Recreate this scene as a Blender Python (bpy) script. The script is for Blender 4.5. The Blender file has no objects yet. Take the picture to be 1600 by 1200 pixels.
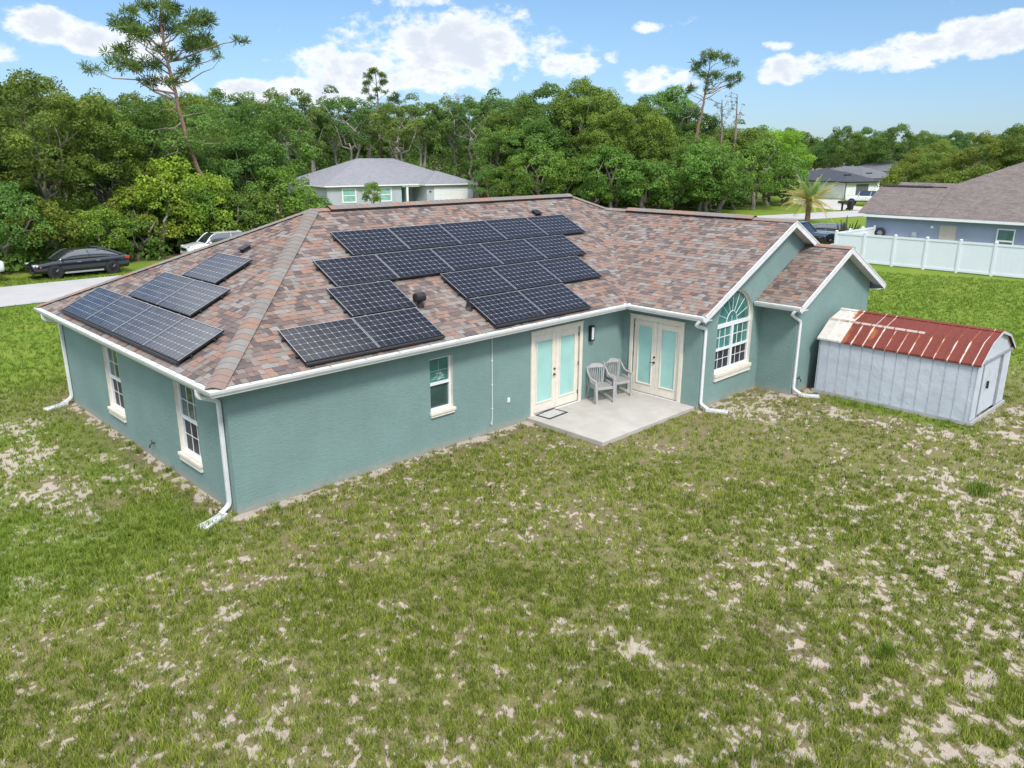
import bpy, bmesh, math, random
import numpy as np
from mathutils import Vector, Matrix

S = bpy.context.scene
COL = S.collection
R = math.radians

# ------------------------------------------------------------------ camera, sky, sun, exposure
cam_d = bpy.data.cameras.new('camera')
cam_d.sensor_width = 36.0
cam_d.lens = 27.522
cam_d.clip_start = 0.1
cam_d.clip_end = 6000
CAM = Vector((-5.7824, -13.2555, 6.5854))
yaw, pit, rol = 0.7776971, -0.2878414, 0.0026239
fw = Vector((math.sin(yaw)*math.cos(pit), math.cos(yaw)*math.cos(pit), math.sin(pit)))
rt = Vector((math.cos(yaw), -math.sin(yaw), 0))
up = rt.cross(fw)
r2 = rt*math.cos(rol) + up*math.sin(rol)
u2 = up*math.cos(rol) - rt*math.sin(rol)
cam = bpy.data.objects.new('camera', cam_d)
cam.matrix_world = Matrix(((r2.x, u2.x, -fw.x, CAM.x), (r2.y, u2.y, -fw.y, CAM.y),
                           (r2.z, u2.z, -fw.z, CAM.z), (0, 0, 0, 1)))
COL.objects.link(cam)
S.camera = cam

SUN_EL, SUN_AZ = 50.0, 208.0          # azimuth clockwise from +Y
SUN_POWER, SUN_ANGLE = 2.4, 11.0
SKY_STRENGTH = 0.115
EXPOSURE = 0.42
sd = bpy.data.lights.new('sun', 'SUN')
sd.energy = SUN_POWER
sd.angle = R(SUN_ANGLE)
sd.color = (1.0, 0.955, 0.89)
sun = bpy.data.objects.new('sun', sd)
to_sun = Vector((math.sin(R(SUN_AZ))*math.cos(R(SUN_EL)), math.cos(R(SUN_AZ))*math.cos(R(SUN_EL)), math.sin(R(SUN_EL))))
sun.rotation_euler = to_sun.to_track_quat('Z', 'Y').to_euler()
sun.location = (0, 0, 60)
COL.objects.link(sun)

S.view_settings.view_transform = 'Standard'
S.view_settings.look = 'None'
S.view_settings.exposure = EXPOSURE
S.view_settings.gamma = 1.0
S.view_settings.use_curve_mapping = False
S.render.engine = 'CYCLES'
S.cycles.max_bounces = 6
S.cycles.diffuse_bounces = 3
S.cycles.glossy_bounces = 3
S.cycles.transmission_bounces = 4
S.cycles.transparent_max_bounces = 8
S.cycles.sample_clamp_indirect = 6.0


class NT:
    """small helper round a node tree"""
    def __init__(s, nt):
        s.t = nt; s.n = nt.nodes; s.l = nt.links
    def new(s, typ, **kw):
        n = s.n.new(typ)
        for k, v in kw.items(): setattr(n, k, v)
        return n
    def put(s, sock, v):
        if isinstance(v, bpy.types.NodeSocket): s.l.new(v, sock)
        elif isinstance(v, (tuple, list)) and len(v) == 3 and sock.type == 'RGBA': sock.default_value = (*v, 1)
        else: sock.default_value = v
    def math(s, op, a, b=None, c=None, clamp=False):
        n = s.new('ShaderNodeMath', operation=op, use_clamp=clamp)
        s.put(n.inputs[0], a)
        if b is not None: s.put(n.inputs[1], b)
        if c is not None: s.put(n.inputs[2], c)
        return n.outputs[0]
    def smooth(s, v, a, b, lo=0.0, hi=1.0):
        n = s.new('ShaderNodeMapRange', interpolation_type='SMOOTHSTEP')
        s.put(n.inputs[0], v)
        n.inputs[1].default_value = a; n.inputs[2].default_value = b
        n.inputs[3].default_value = lo; n.inputs[4].default_value = hi
        return n.outputs[0]
    def mix(s, f, a, b, blend='MIX'):
        n = s.new('ShaderNodeMix', data_type='RGBA', blend_type=blend)
        s.put(n.inputs[0], f); s.put(n.inputs[6], a); s.put(n.inputs[7], b)
        return n.outputs[2]
    def noise(s, scale, detail=4, rough=0.55, vec=None, dist=0.0):
        n = s.new('ShaderNodeTexNoise')
        n.inputs['Scale'].default_value = scale; n.inputs['Detail'].default_value = detail
        n.inputs['Roughness'].default_value = rough; n.inputs['Distortion'].default_value = dist
        if vec is not None: s.l.new(vec, n.inputs['Vector'])
        return n.outputs[0]
    def attr(s, name, typ='GEOMETRY'):
        n = s.new('ShaderNodeAttribute', attribute_name=name, attribute_type=typ)
        return n
    def ramp(s, f, stops, interp='LINEAR'):
        n = s.new('ShaderNodeValToRGB')
        n.color_ramp.interpolation = interp
        e = n.color_ramp.elements
        while len(e) < len(stops): e.new(0.5)
        for k, (p, c) in enumerate(stops):
            e[k].position = p; e[k].color = (*c, 1)
        s.put(n.inputs[0], f)
        return n.outputs[0]
    def bump(s, h, strength=0.3, dist=0.02):
        n = s.new('ShaderNodeBump')
        n.inputs['Strength'].default_value = strength; n.inputs['Distance'].default_value = dist
        s.l.new(h, n.inputs['Height'])
        return n.outputs[0]


# world: Nishita sky with procedural cumulus placed by direction
wd = bpy.data.worlds.new('World')
S.world = wd
wd.use_nodes = True
wd.node_tree.nodes.clear()
w = NT(wd.node_tree)
sky = w.new('ShaderNodeTexSky', sky_type='NISHITA', sun_disc=False)
sky.sun_elevation = R(SUN_EL)
sky.sun_rotation = R(SUN_AZ)
sky.air_density = 1.0; sky.dust_density = 0.3; sky.ozone_density = 1.5
tc = w.new('ShaderNodeTexCoord')
gen = tc.outputs['Generated']
sx = w.new('ShaderNodeSeparateXYZ'); w.l.new(gen, sx.inputs[0])
az = w.math('MULTIPLY', w.math('ARCTAN2', sx.outputs[0], sx.outputs[1]), 57.2958)
el = w.math('MULTIPLY', w.math('ARCSINE', sx.outputs[2]), 57.2958)
CLOUDS = [  # azimuth, elevation, half-widths, weight
    (39.5, 7.0, 6.4, 2.0, 1.25), (43.5, 6.4, 5.6, 1.4, 1.1), (35.5, 5.6, 5.6, 1.1, 1.1), (33.0, 5.2, 3.6, .85, .9),
    (47.5, 5.9, 3.0, .95, .8), (39.0, 4.9, 5.4, 1.0, .9), (38.0, 9.5, 3.0, .5, .75),
    (32.0, 3.9, 3.6, .95, 1.3), (27.4, 3.7, 2.4, .8, 1.3),
    (15.8, 7.1, 2.2, 1.0, .9), (18.6, 6.5, 2.7, .9, .9), (12.6, 5.4, 1.6, .7, .8), (22.3, 4.0, 1.8, .6, .7), (21.0, 6.3, 2.6, .9, .8),
    (63.2, 5.2, 2.6, .8, .9), (67.0, 5.6, 4.0, .75, .85), (71.5, 6.2, 3.6, .8, .9), (74.6, 6.8, 3.4, .95, .95), (78.0, 6.9, 4.0, 1.0, .9),
    (54.6, 4.7, 2.4, .85, .8), (57.0, 4.2, 2.2, .7, .55), (53.5, 8.0, 1.1, .6, .1), (51.2, 6.2, .8, .6, .1),
    (62.0, 6.6, 1.2, .35, .2)]
dens = None
for a0, e0, ra, re, wt in CLOUDS:
    dx = w.math('DIVIDE', w.math('SUBTRACT', az, a0), ra)
    dy = w.math('DIVIDE', w.math('SUBTRACT', el, e0), re)
    d = w.math('SUBTRACT', wt, w.math('ADD', w.math('MULTIPLY', dx, dx), w.math('MULTIPLY', dy, dy)))
    d = w.math('MAXIMUM', d, -1.2)
    dens = d if dens is None else w.math('MAXIMUM', dens, d)
# cloud cover added out of the picture, overhead and behind, as soft fill light
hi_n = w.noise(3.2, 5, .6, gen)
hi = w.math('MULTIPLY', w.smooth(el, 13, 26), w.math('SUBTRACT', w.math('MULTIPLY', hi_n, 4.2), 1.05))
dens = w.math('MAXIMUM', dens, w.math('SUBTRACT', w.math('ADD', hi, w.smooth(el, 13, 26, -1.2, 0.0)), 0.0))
clr = w.math('ADD', w.math('POWER', w.math('DIVIDE', w.math('SUBTRACT', az, 66), 30), 2.0), w.math('POWER', w.math('DIVIDE', w.math('SUBTRACT', el, 36), 20), 2.0))  # gap shaped in the added cover, keeps the rear panels' reflection dark
dens = w.math('SUBTRACT', dens, w.math('MULTIPLY', w.smooth(clr, 1.0, .3), w.smooth(el, 12, 18, 0, 3.0)))
clr = w.math('ADD', w.math('POWER', w.math('DIVIDE', w.math('SUBTRACT', az, 4), 34), 2.0), w.math('POWER', w.math('DIVIDE', w.math('SUBTRACT', el, 23), 12), 2.0))  # added cover thinned here so the left-slope panels reflect bluer sky
dens = w.math('SUBTRACT', dens, w.math('MULTIPLY', w.math('MULTIPLY', w.smooth(clr, 1.0, .5), w.smooth(el, 10, 14)), .75))
mp = w.new('ShaderNodeMapping'); mp.inputs['Scale'].default_value = (1, 1, 1.7)
w.l.new(gen, mp.inputs[0])
n1 = w.noise(11, 7, .62, mp.outputs[0], .25)
n2 = w.noise(38, 5, .6, mp.outputs[0])
nn = w.math('ADD', w.math('MULTIPLY', w.math('SUBTRACT', n1, .5), 5.2), w.math('MULTIPLY', w.math('SUBTRACT', n2, .5), 2.6))
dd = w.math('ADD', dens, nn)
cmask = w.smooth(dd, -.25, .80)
shade = w.smooth(w.math('ADD', dd, w.math('MULTIPLY', w.noise(20, 4, .5, mp.outputs[0]), 1.2)), .7, 2.2)
ccol = w.mix(shade, (7.1, 7.2, 7.4), (4.9, 5.35, 6.05))
skyc = w.new('ShaderNodeHueSaturation')
skyc.inputs['Saturation'].default_value = 1.0; skyc.inputs['Value'].default_value = 1.0
w.l.new(sky.outputs[0], skyc.inputs['Color'])
hor = w.smooth(el, -1, 11)
skt = w.mix(1.0, skyc.outputs[0], w.mix(hor, (0.46, 0.60, 0.88), (0.64, 0.77, 0.90)), 'MULTIPLY')
ccol = w.mix(1.0, ccol, w.mix(w.smooth(el, 13, 30), (1, 1, 1), (1.9, 1.9, 1.92)), 'MULTIPLY')  # unseen overhead clouds made brighter than the visible ones to lift shadows
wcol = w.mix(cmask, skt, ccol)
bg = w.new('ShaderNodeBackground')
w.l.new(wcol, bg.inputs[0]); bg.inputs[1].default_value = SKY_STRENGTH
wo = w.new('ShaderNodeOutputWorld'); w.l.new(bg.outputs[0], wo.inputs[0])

# ------------------------------------------------------------------ naming and mesh helpers
def tag(o, label=None, cat=None, group=None, kind=None):
    if label: o['label'] = label
    if cat: o['category'] = cat
    if group: o['group'] = group
    if kind: o['kind'] = kind
    return o

def empty(name, loc=(0, 0, 0), rz=0.0):
    o = bpy.data.objects.new(name, None)
    o.location = loc; o.rotation_euler = (0, 0, rz)
    o.empty_display_size = 0.3
    COL.objects.link(o)
    return o

def link(name, me, parent=None):
    o = bpy.data.objects.new(name, me)
    COL.objects.link(o)
    if parent: o.parent = parent
    return o

KIDS = {}
def copy_tree(o, parent=None):
    c = o.copy(); COL.objects.link(c)
    if parent: c.parent = parent
    for ch in list(o.children): copy_tree(ch, c)
    return c

class MB:
    def __init__(s): s.v = []; s.f = []; s.m = []; s.uv = None
    def quad(s, *pts, m=0):
        b = len(s.v); s.v += [tuple(p) for p in pts]; s.f.append(tuple(range(b, b+len(pts)))); s.m.append(m); return s
    def box(s, x0, x1, y0, y1, z0, z1, m=0, T=None):
        if x0 > x1: x0, x1 = x1, x0
        if y0 > y1: y0, y1 = y1, y0
        if z0 > z1: z0, z1 = z1, z0
        c = [(x0,y0,z0),(x1,y0,z0),(x1,y1,z0),(x0,y1,z0),(x0,y0,z1),(x1,y0,z1),(x1,y1,z1),(x0,y1,z1)]
        if T is not None: c = [tuple(T @ Vector(p)) for p in c]
        b = len(s.v); s.v += c
        for q in ((0,3,2,1),(4,5,6,7),(0,1,5,4),(1,2,6,5),(2,3,7,6),(3,0,4,7)):
            s.f.append(tuple(b+i for i in q)); s.m.append(m)
        return s
    def tube(s, pts, rad, n=8, m=0, cap=True, sq=False):
        pts = [Vector(p) for p in pts]
        rad = rad if isinstance(rad, (list, tuple)) else [rad]*len(pts)
        b = len(s.v)
        t0 = (pts[1]-pts[0]).normalized()
        ref = Vector((0, 0, 1)) if abs(t0.z) < .9 else Vector((0, 1, 0))
        a = t0.cross(ref).normalized()
        for i, p in enumerate(pts):
            t = (pts[min(i+1, len(pts)-1)] - pts[max(i-1, 0)]).normalized()
            a = (a - t*a.dot(t)).normalized()
            c = t.cross(a)
            for k in range(n):
                an = 2*math.pi*(k+.5)/n if sq else 2*math.pi*k/n
                s.v.append(tuple(p + (a*math.cos(an) + c*math.sin(an))*rad[i]))
        for i in range(len(pts)-1):
            for k in range(n):
                s.f.append((b+i*n+k, b+i*n+(k+1) % n, b+(i+1)*n+(k+1) % n, b+(i+1)*n+k)); s.m.append(m)
        if cap:
            s.f.append(tuple(b+k for k in reversed(range(n)))); s.m.append(m)
            s.f.append(tuple(b+(len(pts)-1)*n+k for k in range(n))); s.m.append(m)
        return s
    def prism(s, poly, vec, m=0):
        """closed planar polygon extruded along vec"""
        n = len(poly); b = len(s.v); vec = Vector(vec)
        s.v += [tuple(p) for p in poly] + [tuple(Vector(p)+vec) for p in poly]
        s.f.append(tuple(b+i for i in reversed(range(n)))); s.m.append(m)
        s.f.append(tuple(b+n+i for i in range(n))); s.m.append(m)
        for i in range(n):
            j = (i+1) % n
            s.f.append((b+i, b+j, b+n+j, b+n+i)); s.m.append(m)
        return s
    def lathe(s, prof, c, axis='Z', n=16, m=0):
        """prof: list of (r, h)"""
        b = len(s.v); c = Vector(c)
        for r, h in prof:
            for k in range(n):
                a = 2*math.pi*k/n
                if axis == 'Z': d = (r*math.cos(a), r*math.sin(a), h)
                elif axis == 'Y': d = (r*math.cos(a), h, r*math.sin(a))
                else: d = (h, r*math.cos(a), r*math.sin(a))
                s.v.append(tuple(c+Vector(d)))
        for i in range(len(prof)-1):
            for k in range(n):
                s.f.append((b+i*n+k, b+i*n+(k+1) % n, b+(i+1)*n+(k+1) % n, b+(i+1)*n+k)); s.m.append(m)
        s.f.append(tuple(b+k for k in reversed(range(n)))); s.m.append(m)
        s.f.append(tuple(b+(len(prof)-1)*n+k for k in range(n))); s.m.append(m)
        return s
    def build(s, name, mats, parent=None, smooth=False, bevel=0.0, sub=0):
        me = bpy.data.meshes.new(name)
        me.from_pydata(s.v, [], s.f)
        mats = mats if isinstance(mats, (list, tuple)) else [mats]
        for mt in mats: me.materials.append(mt)
        if len(mats) > 1: me.polygons.foreach_set('material_index', s.m)
        bm = bmesh.new(); bm.from_mesh(me)
        bmesh.ops.recalc_face_normals(bm, faces=bm.faces)
        bm.to_mesh(me); bm.free()
        if smooth: me.polygons.foreach_set('use_smooth', [True]*len(me.polygons))
        o = link(name, me, parent)
        if sub:
            md = o.modifiers.new('sub', 'SUBSURF'); md.levels = sub; md.render_levels = sub
        if bevel:
            md = o.modifiers.new('bevel', 'BEVEL'); md.width = bevel; md.segments = 2; md.limit_method = 'ANGLE'
            md.harden_normals = False
        return o

def np_mesh(name, V, F, mats, attrs=None, mi=None, smooth=False, vattrs=None):
    """V (n,3), F (m,k) numpy -> mesh, float face attributes"""
    me = bpy.data.meshes.new(name)
    V = np.asarray(V, np.float32); F = np.asarray(F, np.int32)
    me.vertices.add(len(V)); me.vertices.foreach_set('co', V.ravel())
    k = F.shape[1]
    me.loops.add(F.size); me.loops.foreach_set('vertex_index', F.ravel())
    me.polygons.add(len(F))
    me.polygons.foreach_set('loop_start', np.arange(0, F.size, k, dtype=np.int32))
    if smooth: me.polygons.foreach_set('use_smooth', np.ones(len(F), bool))
    for mt in (mats if isinstance(mats, (list, tuple)) else [mats]): me.materials.append(mt)
    if mi is not None: me.polygons.foreach_set('material_index', np.asarray(mi, np.int32))
    for nm, arr in (attrs or {}).items():
        a = me.attributes.new(nm, 'FLOAT', 'FACE'); a.data.foreach_set('value', np.asarray(arr, np.float32))
    for nm, arr in (vattrs or {}).items():
        a = me.attributes.new(nm, 'FLOAT', 'POINT'); a.data.foreach_set('value', np.asarray(arr, np.float32))
    me.update(calc_edges=True)
    return me

# numpy value noise, shared by the ground and the grass that grows on it
_rs = np.random.RandomState(7)
_tab = _rs.rand(256, 256).astype(np.float32)
def vnoise(x, y):
    xi = np.floor(x).astype(int); yi = np.floor(y).astype(int)
    fx = x-xi; fy = y-yi
    fx = fx*fx*(3-2*fx); fy = fy*fy*(3-2*fy)
    a = _tab[xi & 255, yi & 255]; b = _tab[(xi+1) & 255, yi & 255]
    c = _tab[xi & 255, (yi+1) & 255]; d = _tab[(xi+1) & 255, (yi+1) & 255]
    return (a*(1-fx)+b*fx)*(1-fy) + (c*(1-fx)+d*fx)*fy
def fbm(x, y, o=4):
    s = 0; a = .5; t = 0
    for i in range(o):
        s = s + a*vnoise(x*2**i+i*17.3, y*2**i+i*9.1); t += a; a *= .55
    return s/t
def sstep(v, a, b):
    t = np.clip((v-a)/(b-a), 0, 1); return t*t*(3-2*t)

# ------------------------------------------------------------------ materials
def mat(name, col, rough=.6, var=.12, nscale=6.0, metal=0.0, bump=0.0, bscale=60.0, bdist=.01, coat=0.0, spec=.5, dirt=None):
    m = bpy.data.materials.new(name); m.use_nodes = True
    t = NT(m.node_tree); p = t.n['Principled BSDF']
    tcn = t.new('ShaderNodeTexCoord').outputs['Object']
    n = t.noise(nscale, 5, .6, tcn)
    f = t.smooth(n, .25, .75)
    lo = tuple(c*(1-var) for c in col); hi = tuple(min(1, c*(1+var)) for c in col)
    c = t.mix(f, lo, hi)
    if dirt:
        dn = t.noise(dirt[1], 6, .65, tcn)
        c = t.mix(t.math('MULTIPLY', t.smooth(dn, .5, .75), dirt[2]), c, dirt[0])
    t.l.new(c, p.inputs['Base Color'])
    t.put(p.inputs['Roughness'], t.smooth(t.noise(nscale*2.3, 4, .6, tcn), .2, .8, max(0.02, rough-.08), min(1, rough+.08)))
    p.inputs['Metallic'].default_value = metal
    p.inputs['Specular IOR Level'].default_value = spec
    if coat:
        p.inputs['Coat Weight'].default_value = coat; p.inputs['Coat Roughness'].default_value = .06
    if bump:
        t.l.new(t.bump(t.noise(bscale, 5, .65, tcn), bump, bdist), p.inputs['Normal'])
    return m

M = {}
def stucco(name, col):
    m = bpy.data.materials.new(name); m.use_nodes = True
    t = NT(m.node_tree); p = t.n['Principled BSDF']
    tcn = t.new('ShaderNodeTexCoord').outputs['Object']
    big = t.noise(.9, 5, .6, tcn)
    mid = t.noise(7, 5, .65, tcn)
    c = t.mix(t.smooth(big, .3, .7), tuple(x*.93 for x in col), tuple(x*1.06 for x in col))
    c = t.mix(t.math('MULTIPLY', t.smooth(mid, .35, .75), .22), c, tuple(x*.8 for x in col))
    stv = t.new('ShaderNodeMapping'); stv.inputs['Scale'].default_value = (3.0, 3.0, .22); t.l.new(tcn, stv.inputs[0])
    c = t.mix(t.math('MULTIPLY', t.smooth(t.noise(2.2, 5, .7, stv.outputs[0]), .5, .8), .16), c, tuple(min(1, x*1.25) for x in col))
    sep = t.new('ShaderNodeSeparateXYZ'); t.l.new(tcn, sep.inputs[0])
    # splashed soil along the very foot of the wall, ragged
    foot = t.math('SUBTRACT', t.math('MULTIPLY', t.noise(5, 5, .7, tcn), .5), sep.outputs[2])
    c = t.mix(t.math('MULTIPLY', t.smooth(foot, .02, .26), .55), c, (.36, .31, .25))
    t.l.new(c, p.inputs['Base Color'])
    p.inputs['Roughness'].default_value = .85
    st = t.new('ShaderNodeMapping'); st.inputs['Scale'].default_value = (1, 1, 2.6); t.l.new(tcn, st.inputs[0])
    h = t.math('ADD', t.noise(9, 6, .72, st.outputs[0], .6), t.math('MULTIPLY', t.noise(70, 3, .6, tcn), .35))
    t.l.new(t.bump(h, .6, .025), p.inputs['Normal'])
    return m
M['teal'] = stucco('teal_stucco', (.200, .302, .280))
M['cream'] = mat('cream_trim', (.74, .68, .58), .7, .06, 5, bump=.15, dirt=((.5, .45, .38), 4, .25))
M['white'] = mat('white_metal', (.72, .72, .72), .45, .05, 4, bump=.05, bscale=12, dirt=((.45, .42, .38), 5, .35))
M['vinyl'] = mat('white_vinyl', (.78, .79, .8), .4, .03, 3)
M['soffit'] = mat('soffit_white', (.62, .62, .6), .7, .05, 4)
M['guard'] = mat('gutter_guard', (.56, .62, .58), .6, .12, 9, dirt=((.3, .28, .22), 7, .35))
M['black'] = mat('black_metal', (.018, .018, .02), .45, .2, 8)
M['blackplastic'] = mat('black_plastic', (.02, .02, .022), .5, .2, 8)
M['conc'] = mat('patio_concrete', (.435, .405, .365), .85, .1, 1.6, bump=.2, bscale=45, dirt=((.34, .3, .25), 2.4, .4))
M['chair'] = mat('chair_plastic', (.37, .36, .35), .55, .1, 9, dirt=((.25, .23, .2), 14, .5))
M['chrome'] = mat('satin_nickel', (.45, .44, .42), .3, .1, 9, metal=1.0)
M['copper'] = mat('dark_brass', (.12, .09, .06), .4, .2, 9, metal=.8)
M['dark'] = mat('dark_inside', (.01, .01, .012), .8)
M['rubber'] = mat('tyre_rubber', (.02, .02, .021), .8, .2, 12)
M['rim'] = mat('alloy_rim', (.42, .43, .45), .3, .1, 12, metal=.9)
M['blackrim'] = mat('black_rim', (.03, .03, .034), .3, .2, 12, metal=.5)
M['splash'] = mat('splash_block', (.6, .61, .62), .7, .12, 14, dirt=((.35, .32, .28), 12, .5))

def glass(name, col, rough=.06, wave=None, spec=.8, var=.25, nsc=2.0):
    m = bpy.data.materials.new(name); m.use_nodes = True
    t = NT(m.node_tree); p = t.n['Principled BSDF']
    tcn = t.new('ShaderNodeTexCoord').outputs['Object']
    n = t.smooth(t.noise(nsc, 3, .5, tcn), .3, .7)
    c = t.mix(n, tuple(x*(1-var) for x in col), tuple(min(1, x*(1+var)) for x in col))
    if wave:
        wv = t.new('ShaderNodeTexWave', bands_direction='Z'); wv.inputs['Scale'].default_value = wave
        t.l.new(tcn, wv.inputs[0])
        c = t.mix(t.math('MULTIPLY', wv.outputs[1], .25), c, tuple(x*.7 for x in col))
    t.l.new(c, p.inputs['Base Color'])
    p.inputs['Roughness'].default_value = rough
    p.inputs['Specular IOR Level'].default_value = spec
    t.l.new(t.bump(t.noise(1.5, 2, .5, tcn), .03, .05), p.inputs['Normal'])
    return m
M['mint'] = glass('blind_behind_glass', (.36, .62, .57), .08, wave=14, spec=.6, var=.05)
M['glass'] = glass('dark_green_glass', (.035, .075, .07), .05)
M['tealglass'] = glass('teal_reflecting_glass', (.05, .17, .15), .05, var=.35, nsc=1.2)
M['screen'] = glass('insect_screen', (.028, .03, .036), .45, wave=30, spec=.3)
M['carglass'] = glass('car_glass', (.02, .025, .03), .04, spec=.9)
M['carglass'].node_tree.nodes['Principled BSDF'].inputs['IOR'].default_value = 1.9

def shingle_mat():
    m = bpy.data.materials.new('laminate_shingle'); m.use_nodes = True
    t = NT(m.node_tree); p = t.n['Principled BSDF']
    a = t.attr('tint').outputs['Fac']
    c = t.ramp(a, [(0, (.088, .068, .070)), (.15, (.12, .094, .09)), (.30, (.165, .128, .114)), (.42, (.24, .145, .110)),
                   (.56, (.295, .178, .134)), (.66, (.215, .175, .156)), (.80, (.20, .192, .180)), (1.0, (.265, .258, .245))], 'LINEAR')
    tcn = t.new('ShaderNodeTexCoord').outputs['Object']
    g = t.noise(90, 3, .7, tcn)
    c = t.mix(t.smooth(g, .3, .75, 0, .6), c, t.mix(.5, c, (.07, .06, .057)))
    c = t.mix(t.smooth(t.noise(24, 4, .7, tcn), .45, .75, 0, .45), c, (.155, .125, .112))
    lo = t.noise(.7, 4, .6, tcn)
    c = t.mix(t.smooth(lo, .35, .75, 0, .25), c, (.2, .17, .155))
    c = t.mix(t.smooth(t.noise(2.6, 5, .7, tcn), .5, .8, 0, .2), c, (.10, .088, .08))
    c = t.mix(1.0, c, (1.12, 1.1, 1.08), 'MULTIPLY')
    t.l.new(c, p.inputs['Base Color'])
    p.inputs['Roughness'].default_value = .9
    p.inputs['Specular IOR Level'].default_value = .25
    t.l.new(t.bump(t.noise(220, 2, .6, tcn), .35, .004), p.inputs['Normal'])
    return m
M['shingle'] = shingle_mat()

def far_roof(name, c1, c2, c3):
    """asphalt shingles of a roof too far off to show the tabs' thickness; needs a UV map in metres"""
    m = bpy.data.materials.new(name); m.use_nodes = True
    t = NT(m.node_tree); p = t.n['Principled BSDF']
    uv = t.new('ShaderNodeUVMap').outputs[0]
    br = t.new('ShaderNodeTexBrick'); t.l.new(uv, br.inputs[0])
    br.offset = .37; br.inputs['Scale'].default_value = 1.0
    br.inputs['Brick Width'].default_value = .42; br.inputs['Row Height'].default_value = .16
    br.inputs['Mortar Size'].default_value = .012; br.inputs['Mortar Smooth'].default_value = .4
    br.inputs['Color1'].default_value = (*c1, 1); br.inputs['Color2'].default_value = (*c2, 1); br.inputs['Mortar'].default_value = (*c3, 1)
    br.inputs['Bias'].default_value = 0
    c = t.mix(t.smooth(t.noise(1.2, 5, .7, uv), .3, .75, 0, .4), br.outputs[0], c2)
    c = t.mix(t.smooth(t.noise(5, 5, .7, uv), .35, .7, 0, .5), c, c3)
    t.l.new(c, p.inputs['Base Color']); p.inputs['Roughness'].default_value = .9
    p.inputs['Specular IOR Level'].default_value = .25
    t.l.new(t.bump(br.outputs[1], .4, .01), p.inputs['Normal'])
    return m
M['grey_roof'] = far_roof('grey_shingle', (.23, .23, .25), (.3, .3, .325), (.16, .16, .18))
M['brown_roof'] = far_roof('brown_shingle', (.15, .125, .118), (.23, .19, .175), (.085, .07, .068))
M['slate_roof'] = far_roof('slate_shingle', (.055, .06, .075), (.085, .09, .11), (.035, .038, .05))
M['mid_roof'] = far_roof('mid_grey_shingle', (.13, .135, .145), (.18, .185, .195), (.09, .09, .1))

def panel_mat():
    m = bpy.data.materials.new('solar_cells'); m.use_nodes = True
    t = NT(m.node_tree); p = t.n['Principled BSDF']
    uv = t.new('ShaderNodeUVMap').outputs[0]     # one unit per cell
    sep = t.new('ShaderNodeSeparateXYZ'); t.l.new(uv, sep.inputs[0])
    fx = t.math('ABSOLUTE', t.math('SUBTRACT', t.math('FRACT', sep.outputs[0]), .5))
    fy = t.math('ABSOLUTE', t.math('SUBTRACT', t.math('FRACT', sep.outputs[1]), .5))
    lx = t.smooth(fx, .474, .49); ly = t.smooth(fy, .474, .49)
    dia = t.smooth(t.math('ADD', fx, fy), .865, .92)
    line = t.math('MAXIMUM', t.math('MULTIPLY', t.math('MAXIMUM', lx, ly), .62), dia)
    bus = t.smooth(t.math('ABSOLUTE', t.math('SUBTRACT', t.math('FRACT', t.math('MULTIPLY', sep.outputs[0], 3)), .5)), .46, .49)
    fl = t.new('ShaderNodeVectorMath', operation='FLOOR'); t.l.new(uv, fl.inputs[0])
    wn = t.new('ShaderNodeTexWhiteNoise', noise_dimensions='3D')
    oi = t.new('ShaderNodeObjectInfo')
    ad = t.new('ShaderNodeVectorMath', operation='ADD'); t.l.new(fl.outputs[0], ad.inputs[0])
    cmb = t.new('ShaderNodeCombineXYZ'); t.l.new(t.math('MULTIPLY', oi.outputs['Random'], 91), cmb.inputs[2]); t.l.new(cmb.outputs[0], ad.inputs[1])
    t.l.new(ad.outputs[0], wn.inputs[0])
    cell = t.mix(wn.outputs[0], (.015, .013, .012), (.020, .019, .022))
    cell = t.mix(t.math('MULTIPLY', bus, .05), cell, (.3, .3, .32))
    c = t.mix(line, cell, (.44, .45, .48))
    t.l.new(c, p.inputs['Base Color'])
    dustn = t.noise(3.1, 5, .7, t.new('ShaderNodeTexCoord').outputs['Object'])
    t.put(p.inputs['Roughness'], t.smooth(dustn, .3, .8, .10, .24))
    p.inputs['IOR'].default_value = 1.85
    return m
M['cells'] = panel_mat()
M['pframe'] = mat('black_anodised', (.02, .02, .023), .4, .1, 8)
M['silver'] = mat('silver_edge', (.5, .51, .53), .35, .05, 8, metal=.6)

def leaf_mat(name, dark, light, trans=.3):
    m = bpy.data.materials.new(name); m.use_nodes = True
    t = NT(m.node_tree); t.n.remove(t.n['Principled BSDF'])
    out = t.n['Material Output']
    a = t.attr('tint').outputs['Fac']
    c = t.mix(a, dark, light)
    oi = t.new('ShaderNodeObjectInfo')
    c = t.mix(1.0, c, oi.outputs['Color'], 'MULTIPLY')
    d = t.new('ShaderNodeBsdfPrincipled'); t.l.new(c, d.inputs['Base Color'])
    d.inputs['Roughness'].default_value = .55; d.inputs['Specular IOR Level'].default_value = .35
    tr = t.new('ShaderNodeBsdfTranslucent'); t.l.new(t.mix(.35, c, (.16, .22, .02)), tr.inputs[0])
    mx = t.new('ShaderNodeMixShader'); mx.inputs[0].default_value = trans
    t.l.new(d.outputs[0], mx.inputs[1]); t.l.new(tr.outputs[0], mx.inputs[2])
    t.l.new(mx.outputs[0], out.inputs[0])
    return m
M['leaf'] = leaf_mat('broad_leaf', (.105, .18, .042), (.245, .36, .074), .42)
M['needle'] = leaf_mat('pine_needle', (.07, .125, .035), (.19, .28, .065), .35)
M['frond'] = leaf_mat('palm_frond', (.24, .30, .11), (.66, .52, .17), .35)
M['blade'] = leaf_mat('grass_blade', (.085, .130, .016), (.41, .465, .082), .35)
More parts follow.
